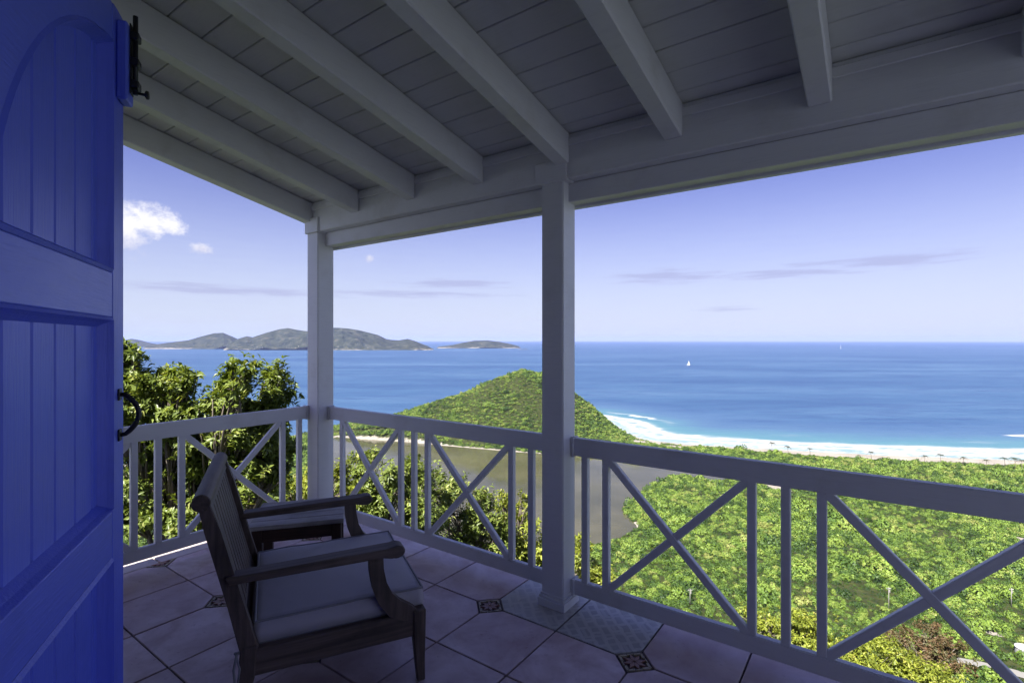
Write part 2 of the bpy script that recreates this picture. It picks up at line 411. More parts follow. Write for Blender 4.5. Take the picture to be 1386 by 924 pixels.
railing('front railing section between the corner post and middle post', (x0, YR), 0, -1.56 - x0,
        [u - x0 for u in (-3.548, -2.851, -2.713, -2.577, -1.848, -1.700)], [(-3.548 - x0, -2.851 - x0), (-2.577 - x0, -1.848 - x0)], (.008, -1.56 - x0 - .008))
x0 = -1.414
railing('long dark front railing running right from the middle post', (x0, YR), 0, XMAX - x0,
        [u - x0 for u in (-1.337, -1.210, -.476, -.336, -.1975, .537, .674, .81, 1.545, 1.682, 1.82)],
        [(-1.210 - x0, -.476 - x0), (-.1975 - x0, .537 - x0), (.81 - x0, 1.545 - x0), (1.82 - x0, 2.555 - x0)], (.008,))
y1 = 2.448
railing('pale side railing between the blue door and the corner post', (-3.862, y1), R(-90), y1 - .05,
        [y1 - u for u in (2.379, 2.234, 1.509, 1.3686, 1.2335, .508, .371, .234)], [(y1 - 2.234, y1 - 1.509), (y1 - 1.2335, y1 - .508)], (.008,), (.85, .952), (.085, .165))

# ------------------------------------------------------------------ the blue door leaf
def door():
    dx, dy = W2(-1.105, 1.45)                       # latch edge
    ux, uy = W2(.407, -.914)                        # latch -> hinge
    nx, ny = -uy, ux
    if nx * (0 - dx) + ny * (0 - dy) < 0: nx, ny = -nx, -ny      # towards the camera
    hx, hy = dx + ux * .85, dy + uy * .85
    t = empty('door', (hx, hy, 0)); tag(t, 'blue painted arched plank door standing open at the left', 'door')
    def P(tt, n, z): return (dx + ux * tt + nx * n - hx, dy + uy * tt + ny * n - hy, z)
    ZS_, RO, RI = 1.556, .85, .75; TK = .044
    arc = lambda r, tt: ZS_ + math.sqrt(max(r * r - tt * tt, 0))
    def slab(name, pts, n0, n1, mat=M_BLUE, bev=.003, parent=t):
        bm = bmesh.new(); prism(bm, pts, lambda u, v, s: P(u, n0 if s == 0 else n1, v)); return link(name, mesh(bm, name, bev), mat, parent)
    slab('stile', [(0, .02), (.10, .02)] + [(.10 - .01 * k, arc(RO, .10 - .01 * k)) for k in range(0, 11)], -TK, 0)
    slab('stile', [(.752, .02), (.85, .02), (.85, ZS_ - .001), (.752, ZS_ - .001)], -TK, 0)
    for z0, z1 in ((.02, .24), (.922, 1.045), (1.56, 1.68)): slab('rail', [(.101, z0), (.751, z0), (.751, z1), (.101, z1)], -TK, -.0005, M_BLUEH)
    th0, th1 = math.acos(.101 / RI), 0
    th0o = math.acos(.101 / RO)
    ring_i = [(RI * math.cos(a), ZS_ + RI * math.sin(a)) for a in np.linspace(th0, 0.003, 18)]
    ring_o = [(RO * math.cos(a), ZS_ + RO * math.sin(a)) for a in np.linspace(0.003, th0o, 18)]
    slab('arched_rail', ring_i + ring_o, -TK, -.0005, M_BLUEH)
    eds = [.09, .16, .273, .386, .495, .611, .724, .765]
    for z0, z1 in ((.22, .94), (1.03, 1.575), (1.665, None)):
        for a, b in zip(eds, eds[1:]):
            aa, bb = a + .0015, b - .0015
            if z1 is None:
                top = [(lerp(bb, aa, q / 6), arc(RI + .03, lerp(bb, aa, q / 6))) for q in range(7)]
                pts = [(aa, z0), (bb, z0)] + top
            else: pts = [(aa, z0), (bb, z0), (bb, z1), (aa, z1)]
            slab('plank', pts, -.042, -.028, bev=.005)
    # sloping mouldings round the three panels
    def moulding(outer, inner):
        bm = bmesh.new(); prof = ((0, -.002), (.30, .005), (.55, -.010), (1.0, -.029)); rows = []
        for q, n in prof: rows.append([bm.verts.new(P(lerp(a[0], b[0], q), n, lerp(a[1], b[1], q))) for a, b in zip(outer, inner)])
        for A, B in zip(rows, rows[1:]):
            for k in range(len(outer)): bm.faces.new((A[k], A[(k + 1) % len(outer)], B[(k + 1) % len(outer)], B[k]))
        link('moulding', mesh(bm, 'moulding'), M_BLUE, t)
    for z0, z1 in ((.24, .922), (1.045, 1.56)):
        d = .026; moulding([(.10, z0), (.752, z0), (.752, z1), (.10, z1)], [(.10 + d, z0 + d), (.752 - d, z0 + d), (.752 - d, z1 - d), (.10 + d, z1 - d)])
    d = .026; z0 = 1.68; th = math.acos(.10 / RI); thi = math.acos((.10 + d) / (RI - d)); a_end = math.asin((z0 - ZS_) / RI); i_end = math.asin((z0 + d - ZS_) / (RI - d))
    moulding([(.10, z0)] + [(RI * math.cos(a), ZS_ + RI * math.sin(a)) for a in np.linspace(a_end, th, 20)],
             [(.10 + d, z0 + d)] + [((RI - d) * math.cos(a), ZS_ + (RI - d) * math.sin(a)) for a in np.linspace(i_end, thi, 20)])
    # pull handle on the stile
    hd = empty('handle', (0, 0, 0)); hd.parent = t
    zt, zb, tt = 1.362, 1.226, .045
    bm = bmesh.new(); pts = [P(tt, .004, zt - .012)] + [P(tt, .012 + .034 * math.sin(a) ** .8, lerp(zt - .012, zb + .012, a / math.pi)) for a in np.linspace(.05, math.pi - .05, 15)] + [P(tt, .004, zb + .012)]
    tube(bm, pts, [.006] * 2 + [.0068] * 13 + [.006] * 2, 8); link('grip', mesh(bm, 'grip', smooth=True), M_IRON, hd)
    for z in (zt - .012, zb + .012):
        slab('mounting_plate', [(tt - .012, z - .016), (tt + .012, z - .016), (tt + .014, z), (tt + .012, z + .016), (tt - .012, z + .016), (tt - .014, z)], 0, .005, M_IRON, .0015, hd)
    # sliding bolt on a wooden block at the top
    slab('bolt_block', [(.012, 2.158), (.075, 2.158), (.075, 2.372), (.012, 2.372)], 0.0005, .026, M_BLUE, .004)
    bl = empty('bolt', (0, 0, 0)); bl.parent = t
    bm = bmesh.new(); tube(bm, [P(.04, .037, 2.186), P(.04, .037, 2.405)], .0065, 8); link('bolt_rod', mesh(bm, 'bolt_rod', smooth=True), M_IRON, bl)
    for z in (2.20, 2.262, 2.335): slab('bolt_keeper', [(.022, z), (.058, z), (.058, z + .022), (.022, z + .022)], .0265, .0475, M_IRON, .003, bl)
    slab('bolt_plate', [(.026, 2.184), (.054, 2.184), (.054, 2.378), (.026, 2.378)], .0262, .0295, M_IRON, .001, bl)
    bm = bmesh.new(); tube(bm, [P(.04, .038, 2.192), P(.04, .058, 2.190), P(.04, .062, 2.190), P(.04, .068, 2.190)], [.004, .004, .012, .011], 10); link('bolt_knob', mesh(bm, 'bolt_knob', smooth=True), M_IRON, bl)
door()

# ------------------------------------------------------------------ armchair
def armchair():
    t = empty('armchair', (-2.1659, 1.4611, 0), R(61.0))
    tag(t, 'weathered dark wooden armchair with a grey seat cushion', 'armchair')
    for s in (-1, 1):
        y = s * .385
        # front leg: square top, tapering and kicking slightly forward
        bm = bmesh.new(); rows = []
        for z, xc, hw in ((.0, .372, .017), (.10, .366, .021), (.20, .362, .026), (.318, .362, .028)):
            rows.append([bm.verts.new((xc + a * hw, y + b * hw, z)) for a, b in ((-1, -1), (1, -1), (1, 1), (-1, 1))])
        for A, B in zip(rows, rows[1:]):
            for k in range(4): bm.faces.new((A[k], A[(k + 1) % 4], B[(k + 1) % 4], B[k]))
        bm.faces.new(rows[0][::-1]); bm.faces.new(rows[-1]); link('leg', mesh(bm, 'leg', .004), WOODS[2], t)
        # rear leg and back post in one sweep, raked backwards
        def blade(name, prof, hy, mat, bev=.005, yy=y):
            bm = bmesh.new(); prism(bm, prof, lambda u, v, q: (u, yy + (-hy if q == 0 else hy), v)); return link(name, mesh(bm, name, bev), mat, t)
        blade('leg', [(-.385, 0), (-.345, 0), (-.285, .20), (-.275, .325), (-.335, .325), (-.338, .20)], .024, WOODS[2])
        blade('back_post', [(-.335, .300), (-.268, .300), (-.330, .52), (-.398, .78), (-.440, .908), (-.477, .896), (-.452, .78), (-.385, .52)], .022, WOODS[2], yy=y * .985)
        blade('side_rail', [(-.30, .205), (.34, .205), (.34, .310), (-.30, .310)], .018, WOODS[0])
        # arm with a rolled front end
        arm = [(-.372, .578), (.20, .586), (.235, .572), (.262, .566), (.288, .575), (.297, .595), (.288, .614), (.262, .622), (.22, .616), (-.384, .608)]
        blade('arm', arm, .037, WOODS[0], .006, yy=y * 1.01)
        # curved front support sweeping forward to the leg
        ctr = [(.175, .58), (.178, .52), (.190, .455), (.215, .395), (.255, .345), (.310, .312), (.345, .300)]
        wid = [.030, .030, .031, .034, .038, .034, .020]; L_, R_ = [], []
        for k, (u, v) in enumerate(ctr):
            a = ctr[max(k - 1, 0)]; b = ctr[min(k + 1, len(ctr) - 1)]; tx, tz = b[0] - a[0], b[1] - a[1]; n = math.hypot(tx, tz); nx, nz = -tz / n, tx / n
            L_.append((u + nx * wid[k], v + nz * wid[k])); R_.append((u - nx * wid[k], v - nz * wid[k]))
        bm = bmesh.new(); a_ = [[bm.verts.new((u, y + q * .019, v)) for u, v in L_] for q in (-1, 1)]; b_ = [[bm.verts.new((u, y + q * .019, v)) for u, v in R_] for q in (-1, 1)]
        for k in range(len(ctr) - 1):
            for q in (0, 1): bm.faces.new((a_[q][k], a_[q][k + 1], b_[q][k + 1], b_[q][k]))
            bm.faces.new((a_[0][k], a_[1][k], a_[1][k + 1], a_[0][k + 1])); bm.faces.new((b_[0][k], b_[1][k], b_[1][k + 1], b_[0][k + 1]))
        for k in (0, -1): bm.faces.new((a_[0][k], a_[1][k], b_[1][k], b_[0][k]))
        link('arm_support', mesh(bm, 'arm_support'), WOODS[2], t)
    link('front_rail', boxm(.345, .382, -.355, .355, .205, .298, .004, 'front_rail'), WOODS[1], t)
    link('rear_rail', boxm(-.325, -.285, -.36, .36, .205, .30, .004, 'rear_rail'), WOODS[1], t)
    for k in range(5): x = -.24 + k * .125; link('seat_slat', boxm(x, x + .085, -.366, .366, .281, .299, .003, 'seat_slat'), WOODS[1], t)
    # back: rolled top rail, lower rail, slats
    bm = bmesh.new(); tube(bm, [(-.463, -.404, .894), (-.463, .404, .894)], .033, 14); link('top_rail', mesh(bm, 'top_rail', .003), WOODS[1], t)
    bm = bmesh.new(); prism(bm, [(-.456, .848), (-.430, .852), (-.450, .905), (-.478, .898)], lambda u, v, q: (u, -.352 if q == 0 else .352, v)); link('back_rail', mesh(bm, 'back_rail', .004), WOODS[1], t)
    bm = bmesh.new(); prism(bm, [(-.335, .33), (-.300, .335), (-.322, .40), (-.356, .392)], lambda u, v, q: (u, -.352 if q == 0 else .352, v)); link('back_rail', mesh(bm, 'back_rail', .004), WOODS[1], t)
    for k in range(11):
        yc = -.325 + k * .065
        bm = bmesh.new(); prism(bm, [(-.332, .37), (-.318, .372), (-.368, .57), (-.442, .862), (-.457, .858), (-.384, .57)], lambda u, v, q: (u, yc + (-.0265 if q == 0 else .0265), v)); link('back_slat', mesh(bm, 'back_slat', .003), WOODS[2], t)
    # cushion: boxed, slightly crowned, with piping and ties
    bm = bmesh.new(); nx_, ny_ = 24, 24; x0, x1, yw, z0, z1 = -.285, .385, .362, .302, .402
    def shell(u, v, side):
        x, y = lerp(x0, x1, u), lerp(-yw, yw, v); e = (1 - (2 * u - 1) ** 6) * (1 - (2 * v - 1) ** 6)
        cr = .026 * (1 - (2 * u - 1) ** 2) * (1 - (2 * v - 1) ** 2) + .010 * (float(fbm(np.array([u * 5 + 3]), np.array([v * 5 + 8]), 3)[0]) - .5)
        return (x, y, (z1 - .006 + .006 * e + cr) if side else (z0 + .004 - .003 * e))
    g = [[[bm.verts.new(shell(i / nx_, j / ny_, s)) for j in range(ny_ + 1)] for i in range(nx_ + 1)] for s in (0, 1)]
    for s in (0, 1):
        for i in range(nx_):
            for j in range(ny_): bm.faces.new((g[s][i][j], g[s][i + 1][j], g[s][i + 1][j + 1], g[s][i][j + 1]))
    edge = [(i, 0) for i in range(nx_)] + [(nx_, j) for j in range(ny_)] + [(i, ny_) for i in range(nx_, 0, -1)] + [(0, j) for j in range(ny_, 0, -1)]
    bul = .010
    mid = []
    for (i, j) in edge:
        a, b = g[0][i][j].co, g[1][i][j].co; m = (a + b) / 2; o = Vector((m.x - .05, m.y, 0)).normalized() * bul
        mid.append(bm.verts.new(m + o))
    n = len(edge)
    for k in range(n):
        (i, j), (i2, j2) = edge[k], edge[(k + 1) % n]
        bm.faces.new((g[0][i][j], g[0][i2][j2], mid[(k + 1) % n], mid[k])); bm.faces.new((mid[k], mid[(k + 1) % n], g[1][i2][j2], g[1][i][j]))
    top = [g[1][i][j].co.copy() for i, j in edge]; low = [g[0][i][j].co.copy() for i, j in edge]
    cu = link('seat_cushion', mesh(bm, 'seat_cushion', smooth=True), M_CUSH, t)
    for loop in (top, low):
        bm = bmesh.new(); tube(bm, loop + [loop[0]], .0052, 6, False); link('piping', mesh(bm, 'piping', smooth=True), M_PIPE, cu)
    for s in (-1, 1):
        bm = bmesh.new(); y = s * .36
        tube(bm, [(-.28, y, .31), (-.318, y + s * .035, .312), (-.345, y + s * .04, .306), (-.352, y + s * .02, .298)], .006, 6)
        tube(bm, [(-.345, y + s * .04, .306), (-.356, y + s * .046, .25), (-.350, y + s * .044, .17), (-.362, y + s * .05, .10)], [.006, .005, .005, .004], 6)
        tube(bm, [(-.350, y + s * .038, .306), (-.335, y + s * .05, .25), (-.342, y + s * .052, .20)], .004, 6)
        link('cushion_tie', mesh(bm, 'cushion_tie', smooth=True), M_PIPE, cu)
armchair()

def side_table():
    t = empty('side_table', (-2.893, 1.797, 0), R(52.3)); tag(t, 'low wooden side table with a greyed plank top behind the armchair', 'table')
    L, Wd = .256, .226
    n = 5
    for k in range(n):
        a = -Wd + 2 * Wd * k / n
        link('top_plank', boxm(-L, L, a + .0015, a + 2 * Wd / n - .0015, .424, .450, .003, 'top_plank'), WT[0], t, (0, 0, random.uniform(-.001, .001)))
    for s in (-1, 1):
        link('apron', boxm(-L + .07, L - .07, s * (Wd - .035) - .011, s * (Wd - .035) + .011, .345, .423, .003, 'apron'), WDK[0], t)
        link('apron', boxm(s * (L - .035) - .011, s * (L - .035) + .011, -Wd + .065, Wd - .065, .345, .423, .003, 'apron'), WDK[1], t)
        for q in (-1, 1): link('leg', boxm(s * (L - .042) - .028, s * (L - .042) + .028, q * (Wd - .042) - .026, q * (Wd - .042) + .026, 0, .4235, .004, 'leg'), WDK[2], t)
side_table()

# ------------------------------------------------------------------ land, coast, lagoon
def P2(lst): return np.array([at_ground(px, py) for px, py in lst])
coast = np.vstack([np.array([(-900, -300), (-620, 100), (-470, 330), (-330, 480), (-262, 585), (-235, 660), (-150, 745), (0, 765), (90, 735), (128, 690)]),
                   P2([(834, 580), (848, 588), (872, 596), (930, 602), (1000, 606), (1100, 612), (1200, 617), (1386, 624)]), np.array([(760, 462), (1150, 440), (1700, 330), (2600, 0), (2600, -900), (-900, -900)])])
pond = P2([(452, 592), (500, 596), (560, 600), (620, 606), (700, 613), (760, 617), (820, 622), (890, 628), (960, 636), (996, 645), (972, 652), (930, 647), (908, 648), (884, 657), (869, 667), (852, 681), (843, 691), (849, 701),
           (859, 711), (862, 716), (846, 724), (830, 733), (800, 738), (760, 748), (690, 752), (600, 740), (520, 710), (460, 680), (440, 640)])
def sdist(poly, x, y):             # signed distance, positive inside
    x = np.asarray(x, float); y = np.asarray(y, float)
    best = np.full(x.shape, 1e18); ins = np.zeros(x.shape, bool); n = len(poly)
    for i in range(n):
        ax, ay = poly[i]; bx, by = poly[(i + 1) % n]; dx, dy = bx - ax, by - ay
        t = np.clip(((x - ax) * dx + (y - ay) * dy) / (dx * dx + dy * dy + 1e-9), 0, 1)
        best = np.minimum(best, (x - ax - t * dx) ** 2 + (y - ay - t * dy) ** 2)
        c = (ay > y) != (by > y)
        with np.errstate(divide='ignore', invalid='ignore'): xi = dx * (y - ay) / (dy if dy else 1e-9) + ax
        ins ^= c & (x < xi)
    d = np.sqrt(best); return np.where(ins, d, -d)
hr = np.array([-260, -215, -188, -151, -123, -86, -49, -18, 5, 16, 30, 62, 81, 99, 118, 140, 170])
hh = np.array([0, 2, 6, 15, 22, 34, 48, 60.5, 67.5, 70, 67.5, 53, 39, 26, 10, 1, 0])
def smooth01(t): t = np.clip(t, 0, 1); return t * t * (3 - 2 * t)
def terrain(r, d):
    rho = np.hypot(r, d); sd = sdist(coast, r, d); pd = sdist(pond, r, d)
    plain = np.clip(sd * .05, -4, 2.2) + .9 * fbm(r / 60 + 40, d / 60 + 40) * smooth01(sd / 60)
    cd = 645 + .10 * r; q = np.where(d < cd, (cd - d) / 118, (d - cd) / 95)
    hill = np.interp(r, hr, hh) * (1 - smooth01(q)) * (1 + .22 * (fbm(r / 45 + 9, d / 45 + 3) - .5))
    z = np.where(sd > 0, plain + np.maximum(hill, 0) * smooth01((sd + 4) / 14), plain)
    slope = (-3.6 - .555 * (rho - 7)) - ZS + 5 * (fbm(r / 30 + 2, d / 30 + 7) - .5) * smooth01(rho / 60)
    k = 8.0; m = np.maximum(slope, z); z2 = m + np.log(np.exp((slope - m) / k) + np.exp((z - m) / k)) * k * smooth01((np.minimum(sd, -pd) - 5) / 40)
    z = np.where(sd > 0, z2, z)
    z = np.where(pd > -12, np.minimum(z, np.interp(-pd, [-8, 0, 3, 12], [-1.4, .15, .9, 2.6]) + np.maximum(z - 6, 0) * (pd < -4)), z)
    return z + ZS, sd, pd

def grid_mesh(name, A, B, Zf, wrap=False):
    """A, B: 1-D bearings and ranges"""
    a, b = np.meshgrid(A, B, indexing='ij'); r = b * np.sin(a); d = b * np.cos(a)
    z, at = Zf(r, d); x, y = W2(r, d)
    n, m = len(A), len(B); idx = np.arange(n * m).reshape(n, m)
    q = np.stack([idx[:-1, :-1], idx[1:, :-1], idx[1:, 1:], idx[:-1, 1:]], -1).reshape(-1, 4)
    me = bpy.data.meshes.new(name); me.vertices.add(n * m); me.vertices.foreach_set('co', np.stack([x, y, z], -1).reshape(-1).astype(np.float32))
    me.loops.add(q.size); me.loops.foreach_set('vertex_index', q.reshape(-1)[::1].astype(np.int32))
    me.polygons.add(len(q)); me.polygons.foreach_set('loop_start', np.arange(0, q.size, 4, dtype=np.int32)); me.polygons.foreach_set('loop_total', np.full(len(q), 4, np.int32))
    me.polygons.foreach_set('use_smooth', np.ones(len(q), bool))
    me.update(calc_edges=True)
    for k, v in at.items():
        l = me.attributes.new(k, 'FLOAT', 'POINT'); l.data.foreach_set('value', v.reshape(-1).astype(np.float32))
    me.flip_normals() if me.polygons[0].normal.z < 0 else None
    return me

clear_px = [(1052, 664, 10), (886, 603, 9), (866, 600, 7), (912, 607, 7), (958, 651, 4), (1381, 737, 3.5), (860, 712, 3.5), (1322, 858, 1.8), (1345, 868, 2.2)]
clears = [(*at_ground(px, py), rad) for px, py, rad in clear_px]
def ground_attr(r, d):
    z, sd, pd = terrain(r, d); bare = np.zeros_like(r)
    for cx, cy, rad in clears: bare = np.maximum(bare, 1 - smooth01((np.hypot(r - cx, (d - cy) * .8) - rad * .8) / (rad * .6)))
    beach = smooth01((np.interp(r, [100, 130, 200, 330], [7, 10, 20, 36]) + 2 - sd) / 10) + smooth01((16 - sd) / 8)
    shore = smooth01((pd + 5.5) / 3)
    return z, {'sand': np.clip(np.maximum(np.maximum(bare, beach), shore * np.where(d > 430, .8, .12)), 0, 1)}
m, t, p = material('ground'); g = t.add('ShaderNodeNewGeometry').outputs['Position']
at_ = t.add('ShaderNodeAttribute', attribute_name='sand')
n1 = t.noise(g, .35, 5, .6); n2 = t.noise(g, .06, 4, .6)
veg = t.ramp(n1, [(.3, (.016, .022, .008)), (.7, (.045, .052, .018))])
sand = t.ramp(n2, [(.3, (.20, .18, .155)), (.7, (.29, .27, .24))])
t.l.new(t.mix(t.smooth(t.math('ADD', at_.outputs['Fac'], t.math('MULTIPLY', t.math('SUBTRACT', n1, .5), .5)), .35, .6), veg, sand), p.inputs['Base Color'])
p.inputs['Roughness'].default_value = .95; p.inputs['Specular IOR Level'].default_value = .1; bump(t, p, n1, .5, .5); M_GROUND = m
A = np.radians(np.linspace(-100, 100, 260)); B = np.concatenate([np.linspace(3.0, 60, 24)[:-1], np.linspace(60, 240, 40)[:-1], np.linspace(240, 800, 190)])
tag(link('ground', grid_mesh('ground', A, B, ground_attr), M_GROUND), kind='structure')

# lagoon
M_POND, t, p = material('lagoon_water'); g = t.add('ShaderNodeNewGeometry').outputs['Position']
n = t.noise(g, .02, 4, .6)
t.l.new(t.ramp(n, [(.35, (.044, .044, .023)), (.65, (.074, .070, .042))]), p.inputs['Base Color'])
t.put(p.inputs['Roughness'], t.smooth(t.noise(t.mapping(g, (1, .4, 1)), .03, 4, .6), .35, .7, .04, .22)); p.inputs['IOR'].default_value = 1.33; bump(t, p, t.noise(g, .8, 5, .65), .16, .14)
bm = bmesh.new(); c = pond.mean(0); ring = [c + (q - c) * 1.05 for q in pond]
bm.faces.new([bm.verts.new((*W2(*q), ZS + .30)) for q in ring]); bmesh.ops.triangulate(bm, faces=bm.faces)
bmesh.ops.recalc_face_normals(bm, faces=bm.faces)
if bm.faces[:][0].normal.z < 0: bmesh.ops.reverse_faces(bm, faces=bm.faces)
me = bpy.data.meshes.new('lagoon'); bm.to_mesh(me); bm.free()
tag(link('lagoon', me, M_POND), 'brown green lagoon below the headland', None, None, 'structure')

# sea
M_SEA, t, p = material('sea_water'); g = t.add('ShaderNodeNewGeometry').outputs['Position']
gr = t.mapping(g, rot=(0, 0, -TH))
at_ = t.add('ShaderNodeAttribute', attribute_name='offshore').outputs['Fac']
big = t.noise(t.mapping(gr, (.0011, .0042, 1)), 1.0, 6, .62); mid = t.noise(t.mapping(gr, (.012, .035, 1)), 1.0, 5, .65); fine = t.noise(t.mapping(gr, (.09, .22, 1)), 1.0, 5, .65)
off = t.math('ADD', at_, t.math('ADD', t.math('MULTIPLY', t.math('SUBTRACT', mid, .5), 70.0), t.math('MULTIPLY', t.math('SUBTRACT', big, .5), 90.0)))
deep = t.ramp(big, [(.30, (.017, .047, .118)), (.50, (.031, .074, .150)), (.70, (.055, .107, .185))])
deep = t.mix(t.math('MULTIPLY', t.smooth(mid, .42, .70), .6), deep, (.018, .042, .115, 1))
colr = t.ramp(t.math('DIVIDE', off, 400.0), [(.02, (.12, .20, .22)), (.16, (.058, .138, .178)), (.33, (.045, .092, .168)), (.55, (.030, .066, .15))])
colr = t.mix(t.smooth(off, 120, 260), colr, deep)
# surf: ragged white bands inshore, a breaker further out, scattered caps
jag = t.math('ADD', at_, t.math('ADD', t.math('MULTIPLY', t.math('SUBTRACT', mid, .5), 46.0), t.math('MULTIPLY', t.math('SUBTRACT', fine, .5), 22.0)))
lace = t.smooth(t.math('ADD', fine, t.math('MULTIPLY', mid, .5)), .66, .84)
wash = t.smooth(jag, 64, 50)                                         # broken white water
solid = t.math('MULTIPLY', t.smooth(t.math('ABSOLUTE', t.math('SUBTRACT', jag, 46.0)), 11.0, 5.0), .95)
edge = t.math('MULTIPLY', t.smooth(t.math('ABSOLUTE', t.math('SUBTRACT', jag, 20.0)), 9.0, 3.0), .8)
outer = t.math('MULTIPLY', t.math('MULTIPLY', t.smooth(t.math('ABSOLUTE', t.math('SUBTRACT', jag, 84.0)), 8.0, 2.0), t.smooth(big, .47, .58)), .9)
foam = t.math('MAXIMUM', t.math('MAXIMUM', t.math('MULTIPLY', wash, t.math('ADD', .16, t.math('MULTIPLY', lace, .75))), solid), t.math('MAXIMUM', edge, outer))
bx, by = W2(*at_ground(1392, 590))
brk = t.vmath('LENGTH', t.vmath('MULTIPLY', t.vmath('SUBTRACT', gr, (*at_ground(1396, 590), 0)), (1 / 42, 1 / 9, 0)))
brk = t.smooth(t.math('ADD', brk, t.math('MULTIPLY', t.math('SUBTRACT', mid, .5), 1.6)), 1.0, .6)
foam = t.math('MAXIMUM', foam, brk)
colr = t.mix(foam, colr, (.31, .32, .335, 1))
t.l.new(colr, p.inputs['Base Color'])
t.put(p.inputs['Roughness'], t.math('ADD', .42, t.math('MULTIPLY', foam, .4))); p.inputs['Specular IOR Level'].default_value = .22; p.inputs['IOR'].default_value = 1.33
bump(t, p, t.math('ADD', t.math('MULTIPLY', mid, 2.2), t.math('ADD', t.math('MULTIPLY', fine, .6), t.math('MULTIPLY', foam, .5))), .5, 1.6)
def sea_attr(r, d):
    return np.full_like(r, ZS), {'offshore': np.clip(-sdist(coast, r, d) + 130 * smooth01((95 - r) / 60), -50, 5000)}
A = np.radians(np.linspace(-75, 75, 190)); B = np.concatenate([np.linspace(150, 420, 10)[:-1], np.linspace(420, 900, 160)[:-1], np.geomspace(900, 46000, 60)])
tag(link('sea', grid_mesh('sea', A, B, sea_attr), M_SEA), kind='structure')

# ------------------------------------------------------------------ islands on the horizon
M_ISLE, t, p = material('island'); g = t.add('ShaderNodeNewGeometry').outputs['Position']
sepz = t.add('ShaderNodeSeparateXYZ'); t.l.new(g, sepz.inputs[0])
n1 = t.noise(g, .012, 6, .65); n2 = t.noise(g, .03, 3, .6)
c = t.ramp(n1, [(.34, (.010, .015, .009)), (.54, (.032, .038, .022)), (.72, (.075, .070, .050))])
hgt = t.math('ADD', t.math('SUBTRACT', sepz.outputs[2], ZS), t.math('MULTIPLY', t.math('SUBTRACT', n2, .5), 60))
c = t.mix(t.math('MULTIPLY', t.smooth(hgt, 16, 4), t.smooth(t.noise(g, .004, 3, .6), .42, .6)), c, (.22, .20, .17, 1))
spk = t.smooth(t.noise(g, .06, 1, .5), .70, .76); c = t.mix(t.math('MULTIPLY', spk, t.smooth(hgt, 120, 30)), c, (.32, .30, .27, 1))
t.l.new(c, p.inputs['Base Color']); p.inputs['Roughness'].default_value = .95; p.inputs['Specular IOR Level'].default_value = .05; bump(t, p, n1, 1.0, 25)
def island(pts, dist, depth, label, seed=0):
    px = np.array([q[0] for q in pts], float); py = np.array([q[1] for q in pts], float)
    R0, R1 = (px[0] - 693) / F * dist, (px[-1] - 693) / F * dist
    N, Mm = int(min(160, max(40, (px[-1] - px[0]) * .9))), 46
    rr = np.linspace(R0, R1, N); dd = np.linspace(-depth, depth, Mm)
    r, q = np.meshgrid(rr, dd, indexing='ij')
    top = 112 - (np.interp(rr / dist * F + 693, px, py) - 461.0) / F * dist
    top = np.maximum(top, 0)[:, None]
    sp = fbm(r / 420 + seed, q / 420 + seed, 5); rid = 1 - np.abs(2 * fbm(r / 700 + seed * 3, q / 900 + 5, 4) - 1)
    u = np.clip(np.abs(q + (rid - .7) * depth * .5) / depth, 0, 1); cross = np.clip(1 - u ** 1.15, 0, 1)
    env = smooth01((r - R0) / (.04 * (R1 - R0))) * smooth01((R1 - r) / (.04 * (R1 - R0)))
    z = top * cross * (.78 + .44 * sp) * env
    crest = z.max(1, keepdims=True); z = z * np.where(crest > 1, top / np.maximum(crest, 1), 1) * env
    z = z - 2.5
    x, y = W2(r + q * r / dist, dist + q); n, mm = r.shape; idx = np.arange(n * mm).reshape(n, mm)
    f = np.stack([idx[:-1, :-1], idx[1:, :-1], idx[1:, 1:], idx[:-1, 1:]], -1).reshape(-1, 4)
    me = bpy.data.meshes.new('island'); me.from_pydata(np.stack([x, y, z + ZS], -1).reshape(-1, 3).tolist(), [], f.tolist()); me.update()
    me.polygons.foreach_set('use_smooth', np.ones(len(f), bool))
    o = link('island', me, M_ISLE); tag(o, label, None, None, 'structure')
island([(150, 468), (165, 462), (178, 459), (190, 461), (205, 465), (222, 468)], 8800, 600, 'low far island at the left end of the chain', 1)
island([(192, 470), (225, 464.5), (255, 461), (272, 456), (290, 451.5), (302, 451), (312, 455), (326, 461), (345, 467), (360, 472)], 6900, 600, 'rounded grey green island left of the big one', 2)
island([(300, 470), (322, 459), (334, 455.5), (342, 457), (360, 451), (378, 446), (390, 444.5), (402, 447), (415, 449), (432, 446), (455, 444), (470, 445), (486, 447.5), (500, 451), (512, 454), (522, 459), (530, 460.5), (540, 461), (552, 459), (562, 462), (574, 467), (590, 472)], 6300, 700, 'largest grey green island behind the corner post', 3)
island([(590, 470), (612, 467.5), (628, 464), (642, 461.5), (660, 461.3), (676, 463), (690, 466), (706, 470)], 7300, 420, 'low green island left of the middle post', 4)
island([(694, 474.5), (704, 473.2), (712, 473), (722, 474.4)], 6000, 60, 'tiny flat islet beside the middle post', 5)

